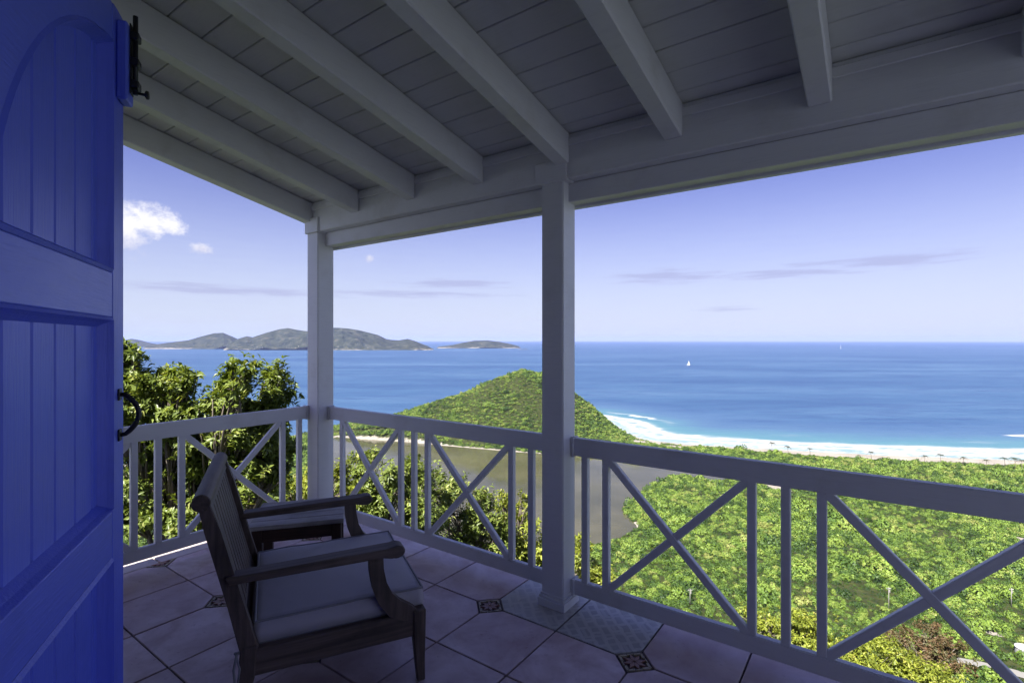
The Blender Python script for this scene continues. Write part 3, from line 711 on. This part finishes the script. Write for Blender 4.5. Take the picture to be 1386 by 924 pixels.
# ------------------------------------------------------------------ forest (one mass of scrub crowns)
def leaf_mat(name, c1, c2, back, rough=.42, trans=.35, attr=True):
    m, t, p = material(name)
    if attr:
        v = t.add('ShaderNodeAttribute', attribute_name='leafvar').outputs['Fac']
    else:
        v = t.math('FRACT', t.math('ADD', t.add('ShaderNodeObjectInfo').outputs['Random'], t.math('MULTIPLY', t.add('ShaderNodeAttribute', attribute_name='leafvar').outputs['Fac'], .35)))
    c = t.ramp(v, [(0, c1), (.75, c2), (1, back)])
    t.l.new(c, p.inputs['Base Color']); p.inputs['Roughness'].default_value = rough; p.inputs['Specular IOR Level'].default_value = .35
    if not trans: return m
    tr = t.add('ShaderNodeBsdfTranslucent'); t.l.new(t.mix(1.0, c, (1.3, 1.25, .45, 1), 'MULTIPLY'), tr.inputs[0])
    mx = t.add('ShaderNodeMixShader'); mx.inputs[0].default_value = trans
    t.l.new(p.outputs[0], mx.inputs[1]); t.l.new(tr.outputs[0], mx.inputs[2]); t.l.new(mx.outputs[0], t.n['Material Output'].inputs[0]); return m
def raw_mesh(name, V, Fc, mat, var=None, smooth=False):
    me = bpy.data.meshes.new(name); V = np.asarray(V, np.float32); Fc = np.asarray(Fc, np.int32); k = Fc.shape[1]
    me.vertices.add(len(V)); me.vertices.foreach_set('co', V.reshape(-1)); me.loops.add(Fc.size); me.loops.foreach_set('vertex_index', Fc.reshape(-1))
    me.polygons.add(len(Fc)); me.polygons.foreach_set('loop_start', np.arange(0, Fc.size, k, dtype=np.int32)); me.polygons.foreach_set('loop_total', np.full(len(Fc), k, np.int32))
    if var is not None: me.attributes.new('leafvar', 'FLOAT', 'POINT').data.foreach_set('value', np.asarray(var, np.float32))
    me.update(calc_edges=True); me.materials.append(mat); return me
def unit(v): return v / (np.linalg.norm(v, axis=-1, keepdims=True) + 1e-9)
def leaves(pos, dirs, nrm, length, width, var, fold=.16, droop=.18):
    """pos, dirs, nrm: (N,3); a folded, drooping leaf of four triangles each"""
    n = len(pos); side = unit(np.cross(dirs, nrm)); up = unit(np.cross(side, dirs)); L = length[:, None]; Wd = width[:, None]
    base = pos; mid = pos + dirs * L * .5 - up * L * .02; lf = pos + dirs * L * .45 + side * Wd * .5 + up * Wd * fold * 2; rt = pos + dirs * L * .45 - side * Wd * .5 + up * Wd * fold * 2
    tip = pos + dirs * L - up * L * droop
    V = np.stack([base, mid, lf, rt, tip], 1).reshape(-1, 3); o = (np.arange(n) * 5)[:, None, None]
    f = np.array([[0, 3, 1], [0, 1, 2], [1, 3, 4], [1, 4, 2]])[None]; return V, (f + o).reshape(-1, 3), np.repeat(var, 5)

def crown_proto(seed, n=460):
    g = np.random.default_rng(seed); K = int(g.integers(5, 10)); lob = g.normal(size=(K, 3)) * np.array([.48, .48, .25]); lob[:, 2] = np.abs(lob[:, 2]) + .12; lr = g.uniform(.30, .62, K)
    k = g.choice(K, n, p=lr ** 2 / (lr ** 2).sum()); v = unit(g.normal(size=(n, 3))); v[:, 2] = np.abs(v[:, 2]) * 1.1 - .25; v = unit(v)
    pos = lob[k] + v * (lr[k] * g.uniform(.80, 1.04, n))[:, None]; pos[:, 2] *= .9
    nn = unit(v + g.normal(size=(n, 3)) * .30); a = unit(np.cross(nn, g.normal(size=(n, 3)))); b = np.cross(nn, a); s = g.uniform(.055, .125, n)[:, None]
    q = np.stack([pos - a * s, pos - b * s * .8 + nn * s * .25, pos + a * s, pos + b * s * .8 + nn * s * .2], 1).reshape(-1, 3)
    f = (np.arange(n) * 4)[:, None] + np.array([[0, 1, 2, 3]])
    return q, f, np.repeat(g.random(n), 4)
M_FOREST, t, p = material('scrub_leaves')
g = t.add('ShaderNodeNewGeometry').outputs['Position']
v = t.math('ADD', t.math('MULTIPLY', t.add('ShaderNodeObjectInfo').outputs['Random'], .78), t.math('ADD', t.math('MULTIPLY', t.math('SUBTRACT', t.noise(g, .022, 3, .6), .5), .9), t.math('MULTIPLY', t.math('SUBTRACT', t.add('ShaderNodeAttribute', attribute_name='leafvar').outputs['Fac'], .5), .28)))
v = t.math('ADD', v, .10)
t.l.new(t.ramp(v, [(.02, (.016, .036, .007)), (.22, (.042, .084, .013)), (.50, (.094, .154, .021)), (.76, (.148, .222, .032)), (.97, (.20, .21, .060))]), p.inputs['Base Color'])
p.inputs['Roughness'].default_value = .6; p.inputs['Specular IOR Level'].default_value = .3
M_UNDER_SHADE, t, p = material('undergrowth_gap_shade')  # darker leaf colour paints in the shade of the gaps between crowns
t.l.new(t.ramp(t.add('ShaderNodeObjectInfo').outputs['Random'], [(0, (.014, .030, .006)), (.6, (.034, .072, .011)), (1, (.070, .115, .020))]), p.inputs['Base Color'])
p.inputs['Roughness'].default_value = .7; p.inputs['Specular IOR Level'].default_value = .2
proto_col = bpy.data.collections.new('crown_shapes'); under_col = bpy.data.collections.new('bush_shapes')
for s in range(4):
    V, Fc, var = crown_proto(80 + s, 240); po = bpy.data.objects.new('bush_shape', raw_mesh('bush_shape', V, Fc, M_UNDER_SHADE, var)); under_col.objects.link(po)
for s in range(9):
    V, Fc, var = crown_proto(40 + s); po = bpy.data.objects.new('crown_shape', raw_mesh('crown_shape', V, Fc, M_FOREST, var)); proto_col.objects.link(po)

def forest_object(name, pts, rot, scl, label, shapes=proto_col):
    me = bpy.data.meshes.new(name); me.vertices.add(len(pts)); me.vertices.foreach_set('co', np.asarray(pts, np.float32).reshape(-1))
    me.attributes.new('spin', 'FLOAT_VECTOR', 'POINT').data.foreach_set('vector', np.asarray(rot, np.float32).reshape(-1))
    me.attributes.new('size', 'FLOAT_VECTOR', 'POINT').data.foreach_set('vector', np.asarray(scl, np.float32).reshape(-1))
    ng = bpy.data.node_groups.new(name + '_nodes', 'GeometryNodeTree')
    ng.interface.new_socket('Geometry', in_out='INPUT', socket_type='NodeSocketGeometry'); ng.interface.new_socket('Geometry', in_out='OUTPUT', socket_type='NodeSocketGeometry')
    N, L = ng.nodes, ng.links
    gi, go = N.new('NodeGroupInput'), N.new('NodeGroupOutput'); ci = N.new('GeometryNodeCollectionInfo'); ci.inputs['Collection'].default_value = shapes
    ci.inputs['Separate Children'].default_value = True; ci.inputs['Reset Children'].default_value = True
    ip = N.new('GeometryNodeInstanceOnPoints'); ip.inputs['Pick Instance'].default_value = True
    a1 = N.new('GeometryNodeInputNamedAttribute'); a1.data_type = 'FLOAT_VECTOR'; a1.inputs[0].default_value = 'spin'
    a2 = N.new('GeometryNodeInputNamedAttribute'); a2.data_type = 'FLOAT_VECTOR'; a2.inputs[0].default_value = 'size'
    er = N.new('FunctionNodeEulerToRotation')
    L.new(gi.outputs[0], ip.inputs['Points']); L.new(ci.outputs[0], ip.inputs['Instance']); L.new(a1.outputs[0], er.inputs[0]); L.new(er.outputs[0], ip.inputs['Rotation']); L.new(a2.outputs[0], ip.inputs['Scale'])
    L.new(ip.outputs[0], go.inputs[0])
    o = link(name, me); md = o.modifiers.new('scatter', 'NODES'); md.node_group = ng; tag(o, label, name, None, 'stuff'); return o
def scatter(cond, r0, r1, d0, d1, sp, smin, smax, gaps=True):
    g = rng; gx, gy = np.meshgrid(np.arange(r0, r1, sp), np.arange(d0, d1, sp)); r = (gx + g.uniform(-.5, .5, gx.shape) * sp).ravel(); d = (gy + g.uniform(-.5, .5, gy.shape) * sp).ravel()
    a = np.degrees(np.arctan2(r, d)); k = (a > -58) & (a < 56); r, d = r[k], d[k]
    z, sd, pd = terrain(r, d); k = cond(r, d, sd, pd)
    for cx, cy, rad in clears: k &= np.hypot(r - cx, (d - cy) * .8) > rad
    if gaps: k &= fbm(r / 13 + 60, d / 13 + 31, 3) > np.where(d > 530, .22, .285)
    r, d, z = r[k], d[k], z[k]; x, y = W2(r, d); n = len(r)
    s = g.uniform(smin, smax, n) * (.35 + 1.25 * fbm(r / 22, d / 22, 2)); big = g.random(n) < .045; s = np.where(big, s * 1.7, s)
    return np.stack([x, y, z - .2 * s], -1), np.stack([g.normal(size=n) * .12, g.normal(size=n) * .12, g.uniform(0, 6.28, n)], -1), np.stack([s, s, s * g.uniform(.7, 1.5, n)], -1)
road_a, road_b = at_ground(1296, 909), at_ground(1352, 925)
def road_d(r, d):
    ax, ay = road_a; bx, by = at_ground(1420, 944); dx, dy = bx - ax, by - ay; t = np.clip(((r - ax) * dx + (d - ay) * dy) / (dx * dx + dy * dy), 0, 1); return np.hypot(r - ax - t * dx, d - ay - t * dy)
P_, S_, C_ = scatter(lambda r, d, sd, pd: (sd > np.interp(r, [100, 130, 200, 330], [7, 10, 20, 36])) & (pd < np.where(d > 430, -3.2, -1.2)) & (np.hypot(r, d) > 150) & (d < np.where(r > 150, 600, 535)) & (road_d(r, d) > 6), -330, 620, 80, 580, 3.7, 1.2, 3.4)
U_ = scatter(lambda r, d, sd, pd: (sd > np.interp(r, [100, 130, 200, 330], [6, 9, 18, 33])) & (pd < np.where(d > 430, -2.6, -.6)) & (np.hypot(r, d) > 165) & (d < np.where(r > 150, 600, 535)) & (road_d(r, d) > 3.5), -330, 620, 80, 580, 2.5, .75, 1.5, False)
forest_object('undergrowth', *U_, 'low bushes coloured dark as the shade between the plain forest crowns', under_col)
forest_object('forest', P_, S_, C_, 'green scrub forest covering the plain between lagoon and beach')
P_, S_, C_ = scatter(lambda r, d, sd, pd: (sd > 5) & (pd < np.where(d > 430, -3.2, -1.2)) & (d >= 535) & (r < 150) , -300, 240, 530, 770, 3.3, 1.15, 2.9)
U_ = scatter(lambda r, d, sd, pd: (sd > 4) & (pd < -2.6) & (d >= 535) & (r < 150), -300, 240, 530, 770, 2.6, .75, 1.4, False)
forest_object('undergrowth', *U_, 'low bushes coloured dark as the shade between the headland crowns', under_col)
forest_object('forest', P_, S_, C_, 'dark green scrub forest covering the headland hill')
P_, S_, C_ = scatter(lambda r, d, sd, pd: (np.hypot(r, d) > 34) & (np.hypot(r, d) <= 150), -140, 140, 10, 152, 3.2, 1.3, 2.2)
forest_object('forest', P_, S_, C_, 'green scrub on the steep slope below the house')

# ------------------------------------------------------------------ trees and shrubs close to the deck
M_BARK = paint('bark', (.16, .135, .11), .9, dirt=(.4, .4, .35), dirt_amt=.6, gstr=.6, grain=(1, 1, 4))
def ground_z(p):
    # world -> view coordinates
    r, d = CT * p[0] + ST * p[1], -ST * p[0] + CT * p[1]; z, _, _ = terrain(np.array([r]), np.array([d])); return float(z[0])
def tree(name, label, lobes, n_twig, per, leaf_len, mat, cat='tree', seed=0, base=None, group='trees growing just below the balcony', twig=.25, wr=.42):
    """lobes: list of (centre, (rx, ry, rz)); leaves sit in rosettes on twig tips through each lobe's shell"""
    g = np.random.default_rng(seed); lobes = [(Vector(c), np.array(q, float)) for c, q in lobes]
    c0 = sum((c for c, _ in lobes), Vector()) / len(lobes)
    b = Vector((*(base if base else (c0.x, c0.y)), 0)); b.z = ground_z(b) - .15
    root = empty(name, b); tag(root, label, cat, group)
    vol = np.array([np.prod(q) ** (2 / 3) for _, q in lobes]); k = g.choice(len(lobes), n_twig, p=vol / vol.sum())
    C = np.array([c for c, _ in lobes])[k]; Q = np.array([q for _, q in lobes])[k]
    nc = 13; cv = unit(g.normal(size=(len(lobes), nc, 3)) + np.array([0, 0, .3])); cr = g.uniform(.50, 1.0, (len(lobes), nc, 1)); cs = g.uniform(.20, .38, (len(lobes), nc))
    j_ = g.integers(0, nc, n_twig); cc = cv[k, j_] * cr[k, j_]
    v = unit(g.normal(size=(n_twig, 3)) + np.array([0, 0, .35])); loc = cc + v * (cs[k, j_] * g.uniform(.25, 1.05, n_twig) ** .5)[:, None]
    stray = g.random(n_twig) < .10; loc[stray] = (unit(g.normal(size=(n_twig, 3))) * g.uniform(.5, 1.22, (n_twig, 1)))[stray]
    tips = C + loc * Q
    outd = unit(unit(loc) * .6 + v * .7 + np.array([0, 0, .4]) + g.normal(size=(n_twig, 3)) * .25)
    # rosettes
    T = np.repeat(tips, per, 0); O = np.repeat(outd, per, 0); n = len(T)
    back = g.uniform(0, 1, n)[:, None]
    pos = T - O * back * twig
    d = unit(O * (.25 + .5 * g.random((n, 1))) + unit(np.cross(O, g.normal(size=(n, 3)))) * 1.0 + np.array([0, 0, -.12]) + g.normal(size=(n, 3)) * .15)
    nr = unit(O * .8 + np.array([0, 0, .7]) + g.normal(size=(n, 3)) * .35)
    L = leaf_len * g.uniform(.6, 1.25, n); var = np.clip(np.repeat(g.normal(.45, .2, n_twig), per) + g.normal(size=n) * .16, 0, .99)
    V, Fc, vr = leaves(pos, d, nr, L, L * wr * g.uniform(.8, 1.15, n), var)
    link('crown', raw_mesh('crown', V - np.array(b), Fc, mat, vr), None, root)
    # trunk, limbs and branches
    bm = bmesh.new(); ht = max((c.z - b.z) for c, _ in lobes); fork = Vector((lerp(0, c0.x - b.x, .5), lerp(0, c0.y - b.y, .5), max(.5, (c0.z - b.z) * .45)))
    r0 = .035 + .016 * ht
    tube(bm, [(0, 0, 0), fork * .5 + Vector((.06, -.04, 0)), fork], [r0, r0 * .82, r0 * .7], 8)
    link('trunk', mesh(bm, 'trunk', smooth=True), M_BARK, root)
    bm = bmesh.new()
    for li, (c, q) in enumerate(lobes):
        e = c - b; m_ = fork.lerp(e, .5) + Vector(g.normal(size=3)) * .08
        tube(bm, [fork, m_, e], [r0 * .45, r0 * .26, r0 * .12], 6)
        sel = [i for i in range(n_twig) if k[i] == li]
        for i in sel[:: max(1, len(sel) // 34)]:
            tp = Vector(tips[i]) - b - Vector(outd[i]) * twig * .4; s_ = m_.lerp(e, float(g.uniform(.2, 1)))
            tube(bm, [s_, s_.lerp(tp, .5) + Vector(g.normal(size=3)) * .04, tp], [r0 * .14, r0 * .10, .004], 4)
    link('branches', mesh(bm, 'branches', smooth=True), M_BARK, root)
    return root
LG = [(.075, .110, .022), (.195, .250, .052), (.31, .33, .10)]
M_LEAF1 = leaf_mat('broad_leaves', *LG, .38, .30)
M_LEAF2 = leaf_mat('yellow_green_leaves', (.095, .125, .016), (.27, .31, .040), (.37, .36, .08), .45, .32)
M_LEAF3 = leaf_mat('red_brown_leaves', (.07, .080, .025), (.14, .080, .045), (.18, .13, .06), .5, .25)
def lobe(px, py, d, wpx, hpx, dep=None):
    c = at_depth(px, py, d); s = d / F; return (c, (wpx * s, (dep or wpx) * s, hpx * s))
# the big leafy tree beyond the side railing
tree('broadleaf_tree', 'leafy tree with whitish stems beyond the side railing', [
    lobe(150, 545, 6.0, 60, 60), lobe(170, 486, 6.2, 26, 38), lobe(205, 520, 6.3, 30, 28), lobe(246, 518, 6.2, 28, 24), lobe(236, 570, 6.3, 60, 44), lobe(322, 522, 6.0, 32, 42), lobe(330, 588, 6.4, 58, 42), lobe(374, 524, 6.6, 24, 36), lobe(366, 592, 6.6, 40, 42),
    lobe(288, 562, 6.3, 36, 36), lobe(350, 556, 6.4, 34, 34), lobe(300, 606, 6.5, 50, 34), lobe(200, 600, 6.4, 50, 40),
    lobe(180, 650, 6.3, 70, 70), lobe(270, 660, 6.5, 70, 70), lobe(352, 660, 6.5, 50, 60)],
    3900, 13, .088, M_LEAF1, seed=31, base=W2(-4.3, 6.6), twig=.22)
tree('broadleaf_tree', 'low light green tree seen under the corner of the railings', [lobe(400, 690, 8.0, 42, 50), lobe(440, 672, 8.6, 46, 48), lobe(350, 720, 7.6, 50, 50), lobe(430, 740, 8.0, 60, 50)],
     950, 12, .09, M_LEAF2, seed=12, twig=.22)
tree('broadleaf_tree', 'bushy green tree behind the left panel of the front railing', [lobe(525, 660, 10.5, 62, 48), lobe(500, 640, 10.2, 36, 34), lobe(562, 668, 10.6, 45, 46), lobe(540, 730, 10.2, 80, 60), lobe(480, 700, 10.0, 50, 60)],
     1600, 12, .10, M_LEAF1, seed=13, twig=.28)
tree('broadleaf_tree', 'bushy green tree behind the crossed panel left of the middle post', [lobe(612, 690, 12.0, 52, 50), lobe(598, 660, 12.0, 30, 26), lobe(655, 720, 12.2, 48, 52), lobe(630, 770, 12.0, 75, 55), lobe(655, 684, 12.2, 20, 32), lobe(668, 740, 12.2, 40, 50)],
     1500, 12, .105, M_LEAF1, seed=14, twig=.28)
tree('broadleaf_tree', 'yellow green treetop just left of the middle post', [lobe(700, 730, 13.0, 40, 42), lobe(682, 690, 13.2, 16, 26), lobe(704, 690, 13.0, 14, 24), lobe(735, 760, 13.0, 38, 40), lobe(700, 790, 12.6, 60, 50)],
     1200, 12, .105, M_LEAF2, seed=15, twig=.28)
tree('broadleaf_tree', 'pointed yellow green treetop just right of the middle post', [lobe(785, 772, 14.0, 28, 42), lobe(790, 735, 14.0, 12, 22), lobe(812, 790, 14.2, 24, 34), lobe(790, 830, 14.0, 50, 45)],
     800, 12, .105, M_LEAF2, seed=16, twig=.28)
tree('yellow_shrub', 'bright yellow green shrub under the three balusters at right', [lobe(1060, 860, 15.0, 62, 40), lobe(1110, 880, 14.6, 60, 42), lobe(1030, 850, 15.0, 40, 32), lobe(1090, 940, 14.6, 100, 60)],
     2000, 12, .10, M_LEAF2, 'shrub', 17, group='shrubs below the right railing', twig=.25, wr=.48)
tree('yellow_shrub', 'bright yellow green shrub below the long diagonal brace', [lobe(1180, 905, 14.2, 66, 42), lobe(1230, 925, 14.0, 60, 40), lobe(1150, 945, 14.0, 70, 50), lobe(1285, 945, 14.0, 50, 36)],
     1900, 12, .10, M_LEAF2, 'shrub', 18, group='shrubs below the right railing', twig=.25, wr=.48)
tree('red_shrub', 'red brown leaved shrub behind the yellow green shrubs', [lobe(1258, 862, 17.5, 36, 26), lobe(1240, 880, 17.2, 36, 26), lobe(1280, 890, 17.2, 34, 26), lobe(1262, 905, 17.0, 45, 35)],
     900, 12, .10, M_LEAF3, 'shrub', 19, group='shrubs below the right railing', twig=.25, wr=.42)
tree('green_shrub', 'dull green shrub between the red shrub and the white road', [lobe(1262, 940, 16.0, 40, 30), lobe(1300, 935, 16.5, 30, 28), lobe(1225, 868, 18.0, 26, 20)],
     420, 11, .12, M_LEAF1, 'shrub', 20, group='shrubs below the right railing', twig=.25)

# ------------------------------------------------------------------ small things in the landscape
def place(px, py, z=None):
    r, d = at_ground(px, py)
    for _ in range(12):
        zz = float(terrain(np.array([r]), np.array([d]))[0][0]); r, d = at_ground(px, py, zz)
    x, y = W2(r, d); return Vector((x, y, zz)), d
M_PALM = leaf_mat('palm_fronds', (.022, .030, .010), (.05, .06, .02), (.08, .08, .03), .5, .15)
def palm(px, py, hpx, label, seed):
    p, d = place(px, py - 2); h = (hpx + 5) / F * d; g = np.random.default_rng(seed); t = empty('palm_tree', p, float(g.uniform(0, 6))); tag(t, label, 'palm', 'palms along the beach')
    bm = bmesh.new(); tube(bm, [(0, 0, -.4), (.12 * h * .3, 0, h * .35), (.2 * h * .3, 0, h * .8)], [.24, .18, .15], 7); link('trunk', mesh(bm, 'trunk', smooth=True), M_BARK, t)
    pos, di, nr, L = [], [], [], []
    top = np.array([.2 * h * .3, 0, h * .8])
    for k in range(13):
        a = k * 2.4 + g.uniform(-.2, .2); e = g.uniform(-.25, .8); fl = h * .36 * g.uniform(.8, 1.15); dirh = np.array([math.cos(a), math.sin(a), 0])
        for q in range(10):
            u = q / 9; pp = top + dirh * fl * u * math.cos(e * .6) + np.array([0, 0, fl * (math.sin(e) * u - .75 * u * u)])
            for s in (-1, 1):
                sd_ = np.cross(dirh, [0, 0, 1]) * s; pos.append(pp); di.append(sd_ * .8 + dirh * .5 - np.array([0, 0, .35])); nr.append([0, 0, 1]); L.append(fl * .34 * (1 - .6 * u))
    V, Fc, vr = leaves(np.array(pos), unit(np.array(di)), np.array(nr, float), np.array(L), np.array(L) * .22, g.random(len(pos)))
    link('crown', raw_mesh('crown', V, Fc, M_PALM, vr), None, t)
for k, (px, py, h, lab) in enumerate([
    (1045, 616, 13, 'leftmost tall palm on the beach, above the long railing'), (1067, 620, 11, 'second palm from the left on the beach edge'), (1097, 620, 8, 'short palm on the beach, third from the left'),
    (1180, 627, 11, 'palm on the beach edge, fourth from the left'), (1251, 631, 10, 'squat palm left of a taller beach palm'), (1272, 632, 13, 'tall palm near the middle of the right beach'),
    (1303, 634, 11, 'palm alone on the sand right of the tall one'), (1336, 637, 10, 'small palm before the right end of the beach'), (1361, 637, 13, 'palm left of the pair at the right edge'),
    (1375, 639, 15, 'tallest palm at the right edge of the photo'), (1384, 640, 13, 'last palm cut by the right edge of the photo')]): palm(px, py, h, lab, 60 + k)

M_POLE = paint('pole', (.22, .21, .20), .7); M_HULL = paint('boat_white', (.80, .80, .80), .35); M_WALLW = paint('house_white', (.40, .40, .39), .7); M_CONC = paint('concrete', (.19, .185, .175), .85)
def utility_pole(px, py, hpx, label):
    p, d = place(px, py); h = hpx / F * d; t = empty('utility_pole', p, .6); tag(t, label, 'utility pole', 'utility poles in the scrub')
    bm = bmesh.new(); tube(bm, [(0, 0, -.5), (0, 0, h)], [.16, .11], 8); link('pole', mesh(bm, 'pole', smooth=True), M_POLE, t)
    link('crossarm', boxm(-.9, .9, -.08, .08, h - .75, h - .58, .01, 'crossarm'), M_POLE, t)
    bm = bmesh.new(); tube(bm, [(.34, 0, h - 2.1), (.34, 0, h - 1.1)], .26, 10); link('transformer', mesh(bm, 'transformer', .03), M_POLE, t)
    for x in (-.75, 0.28, .75):
        bm = bmesh.new(); tube(bm, [(x, 0, h - .58), (x, 0, h - .36)], [.07, .05], 6); link('insulator', mesh(bm, 'insulator'), M_HULL, t)
utility_pole(1203, 828, 33, 'pale utility pole in the scrub left of the big crossing')
utility_pole(1369, 822, 26, 'pale utility pole in the scrub at the right edge')
utility_pole(934, 819, 22, 'pale utility pole low in the scrub below the first crossed panel')

def sailboat(px, py, hpx, label, heading):
    r, d = at_ground(px, py); x, y = W2(r, d); h = hpx / F * d; L = h * .78
    t = empty('sailboat', (x, y, ZS + .05), heading); tag(t, label, 'sailboat', 'sailing boats far out on the sea')
    bm = bmesh.new(); rows = []
    for q in np.linspace(0, 1, 9):
        xx = (q - .5) * L; b = .16 * L * max(.02, math.sin(math.pi * min(q * .62 + .30, .985))) ; fb = .085 * L * (1 + .35 * q * q)
        rows.append([bm.verts.new((xx, -b, fb)), bm.verts.new((xx, -b * .7, .0)), bm.verts.new((xx, 0, -.05 * L)), bm.verts.new((xx, b * .7, 0)), bm.verts.new((xx, b, fb))])
    for A_, B_ in zip(rows, rows[1:]):
        for k in range(4): bm.faces.new((A_[k], A_[k + 1], B_[k + 1], B_[k]))
        bm.faces.new((A_[4], A_[0], B_[0], B_[4]))
    bm.faces.new(rows[0]); bm.faces.new(rows[-1][::-1]); link('hull', mesh(bm, 'hull'), M_HULL, t)
    bm = bmesh.new(); tube(bm, [(.08 * L, 0, .05 * L), (.08 * L, 0, h)], L * .008, 6); link('mast', mesh(bm, 'mast'), M_POLE, t)
    def sail(name, pts, belly):
        bm = bmesh.new(); a, b_, c_ = [Vector(p_) for p_ in pts]; n = 6; g = {}
        for side in (0, 1):
            for i in range(n + 1):
                for j in range(n + 1 - i):
                    u, v = i / n, j / n; pnt = a * (1 - u - v) + b_ * u + c_ * v; pnt.y += belly * 16 * u * v * (1 - u - v) + (.004 * L if side else 0); g[side, i, j] = bm.verts.new(pnt)
            for i in range(n):
                for j in range(n - i):
                    bm.faces.new((g[side, i, j], g[side, i + 1, j], g[side, i, j + 1]))
                    if j < n - i - 1: bm.faces.new((g[side, i + 1, j], g[side, i + 1, j + 1], g[side, i, j + 1]))
        link(name, mesh(bm, name, smooth=True), M_HULL, t)
    sail('mainsail', [(.06 * L, 0, .16 * L), (-.42 * L, .03 * L, .17 * L), (.06 * L, 0, h * .99)], .08 * L)
    sail('jib', [(.50 * L, 0, .12 * L), (.06 * L, .05 * L, .16 * L), (.09 * L, 0, h * .93)], .07 * L)
sailboat(932, 495.3, 7.2, 'white sailboat under full sail on open sea right of the middle post', TH + .5)
sailboat(1138, 472.5, 6, 'tiny distant white sailboat near the horizon', TH + .9)

# a white concrete road and a white water tank at the lower right
def road():
    bm = bmesh.new(); prev = None
    ax, ay = road_a; bx, by = at_ground(1420, 944); n = 14; ux, uy = bx - ax, by - ay; L = math.hypot(ux, uy); nx, ny = -uy / L, ux / L
    for k in range(n + 1):
        q = k / n; r, d = ax + ux * q, ay + uy * q + 3 * math.sin(q * 2); row = []
        for s in (-2.2, 2.2):
            rr, dd = r + nx * s, d + ny * s; z = float(terrain(np.array([rr]), np.array([dd]))[0][0]); row.append(bm.verts.new((*W2(rr, dd), z + .25)))
        if prev: bm.faces.new((prev[0], prev[1], row[1], row[0]))
        prev = row
    tag(link('road', mesh(bm, 'road'), M_CONC), 'pale concrete road at the lower right', None, None, 'structure')
road()
def tank():
    p, d = place(1388, 886); t = empty('water_tank', p, .3); tag(t, 'round white water tank at the right edge, below the railing', 'tank')
    bm = bmesh.new(); tube(bm, [(0, 0, -.5), (0, 0, 2.2)], 2.7, 24); link('tank_wall', mesh(bm, 'tank_wall'), M_WALLW, t)
    bm = bmesh.new(); tube(bm, [(0, 0, 2.2), (0, 0, 2.35), (0, 0, 3.0), (0, 0, 3.15)], [2.85, 2.85, .7, .1], 24); link('roof', mesh(bm, 'roof'), M_WALLW, t)
tank()

# ------------------------------------------------------------------ the air between the deck and the islands
def haze():
    bm = bmesh.new(); box(bm, -52000, 52000, -52000, 52000, ZS - 6, 175)
    o = link('haze', mesh(bm, 'haze')); tag(o, 'thin blue sea haze over everything', None, None, 'stuff'); o.display_type = 'WIRE'
    m = bpy.data.materials.new('haze'); m.use_nodes = True; t = NT(m.node_tree); t.n.remove(t.n['Principled BSDF'])
    v = t.add('ShaderNodeVolumePrincipled'); v.inputs['Color'].default_value = (.42, .52, 1.0, 1); v.inputs['Density'].default_value = 2.8e-5; v.inputs['Anisotropy'].default_value = .0
    t.l.new(v.outputs[0], t.n['Material Output'].inputs['Volume']); o.data.materials.append(m)
HAZE = True
if HAZE: haze()
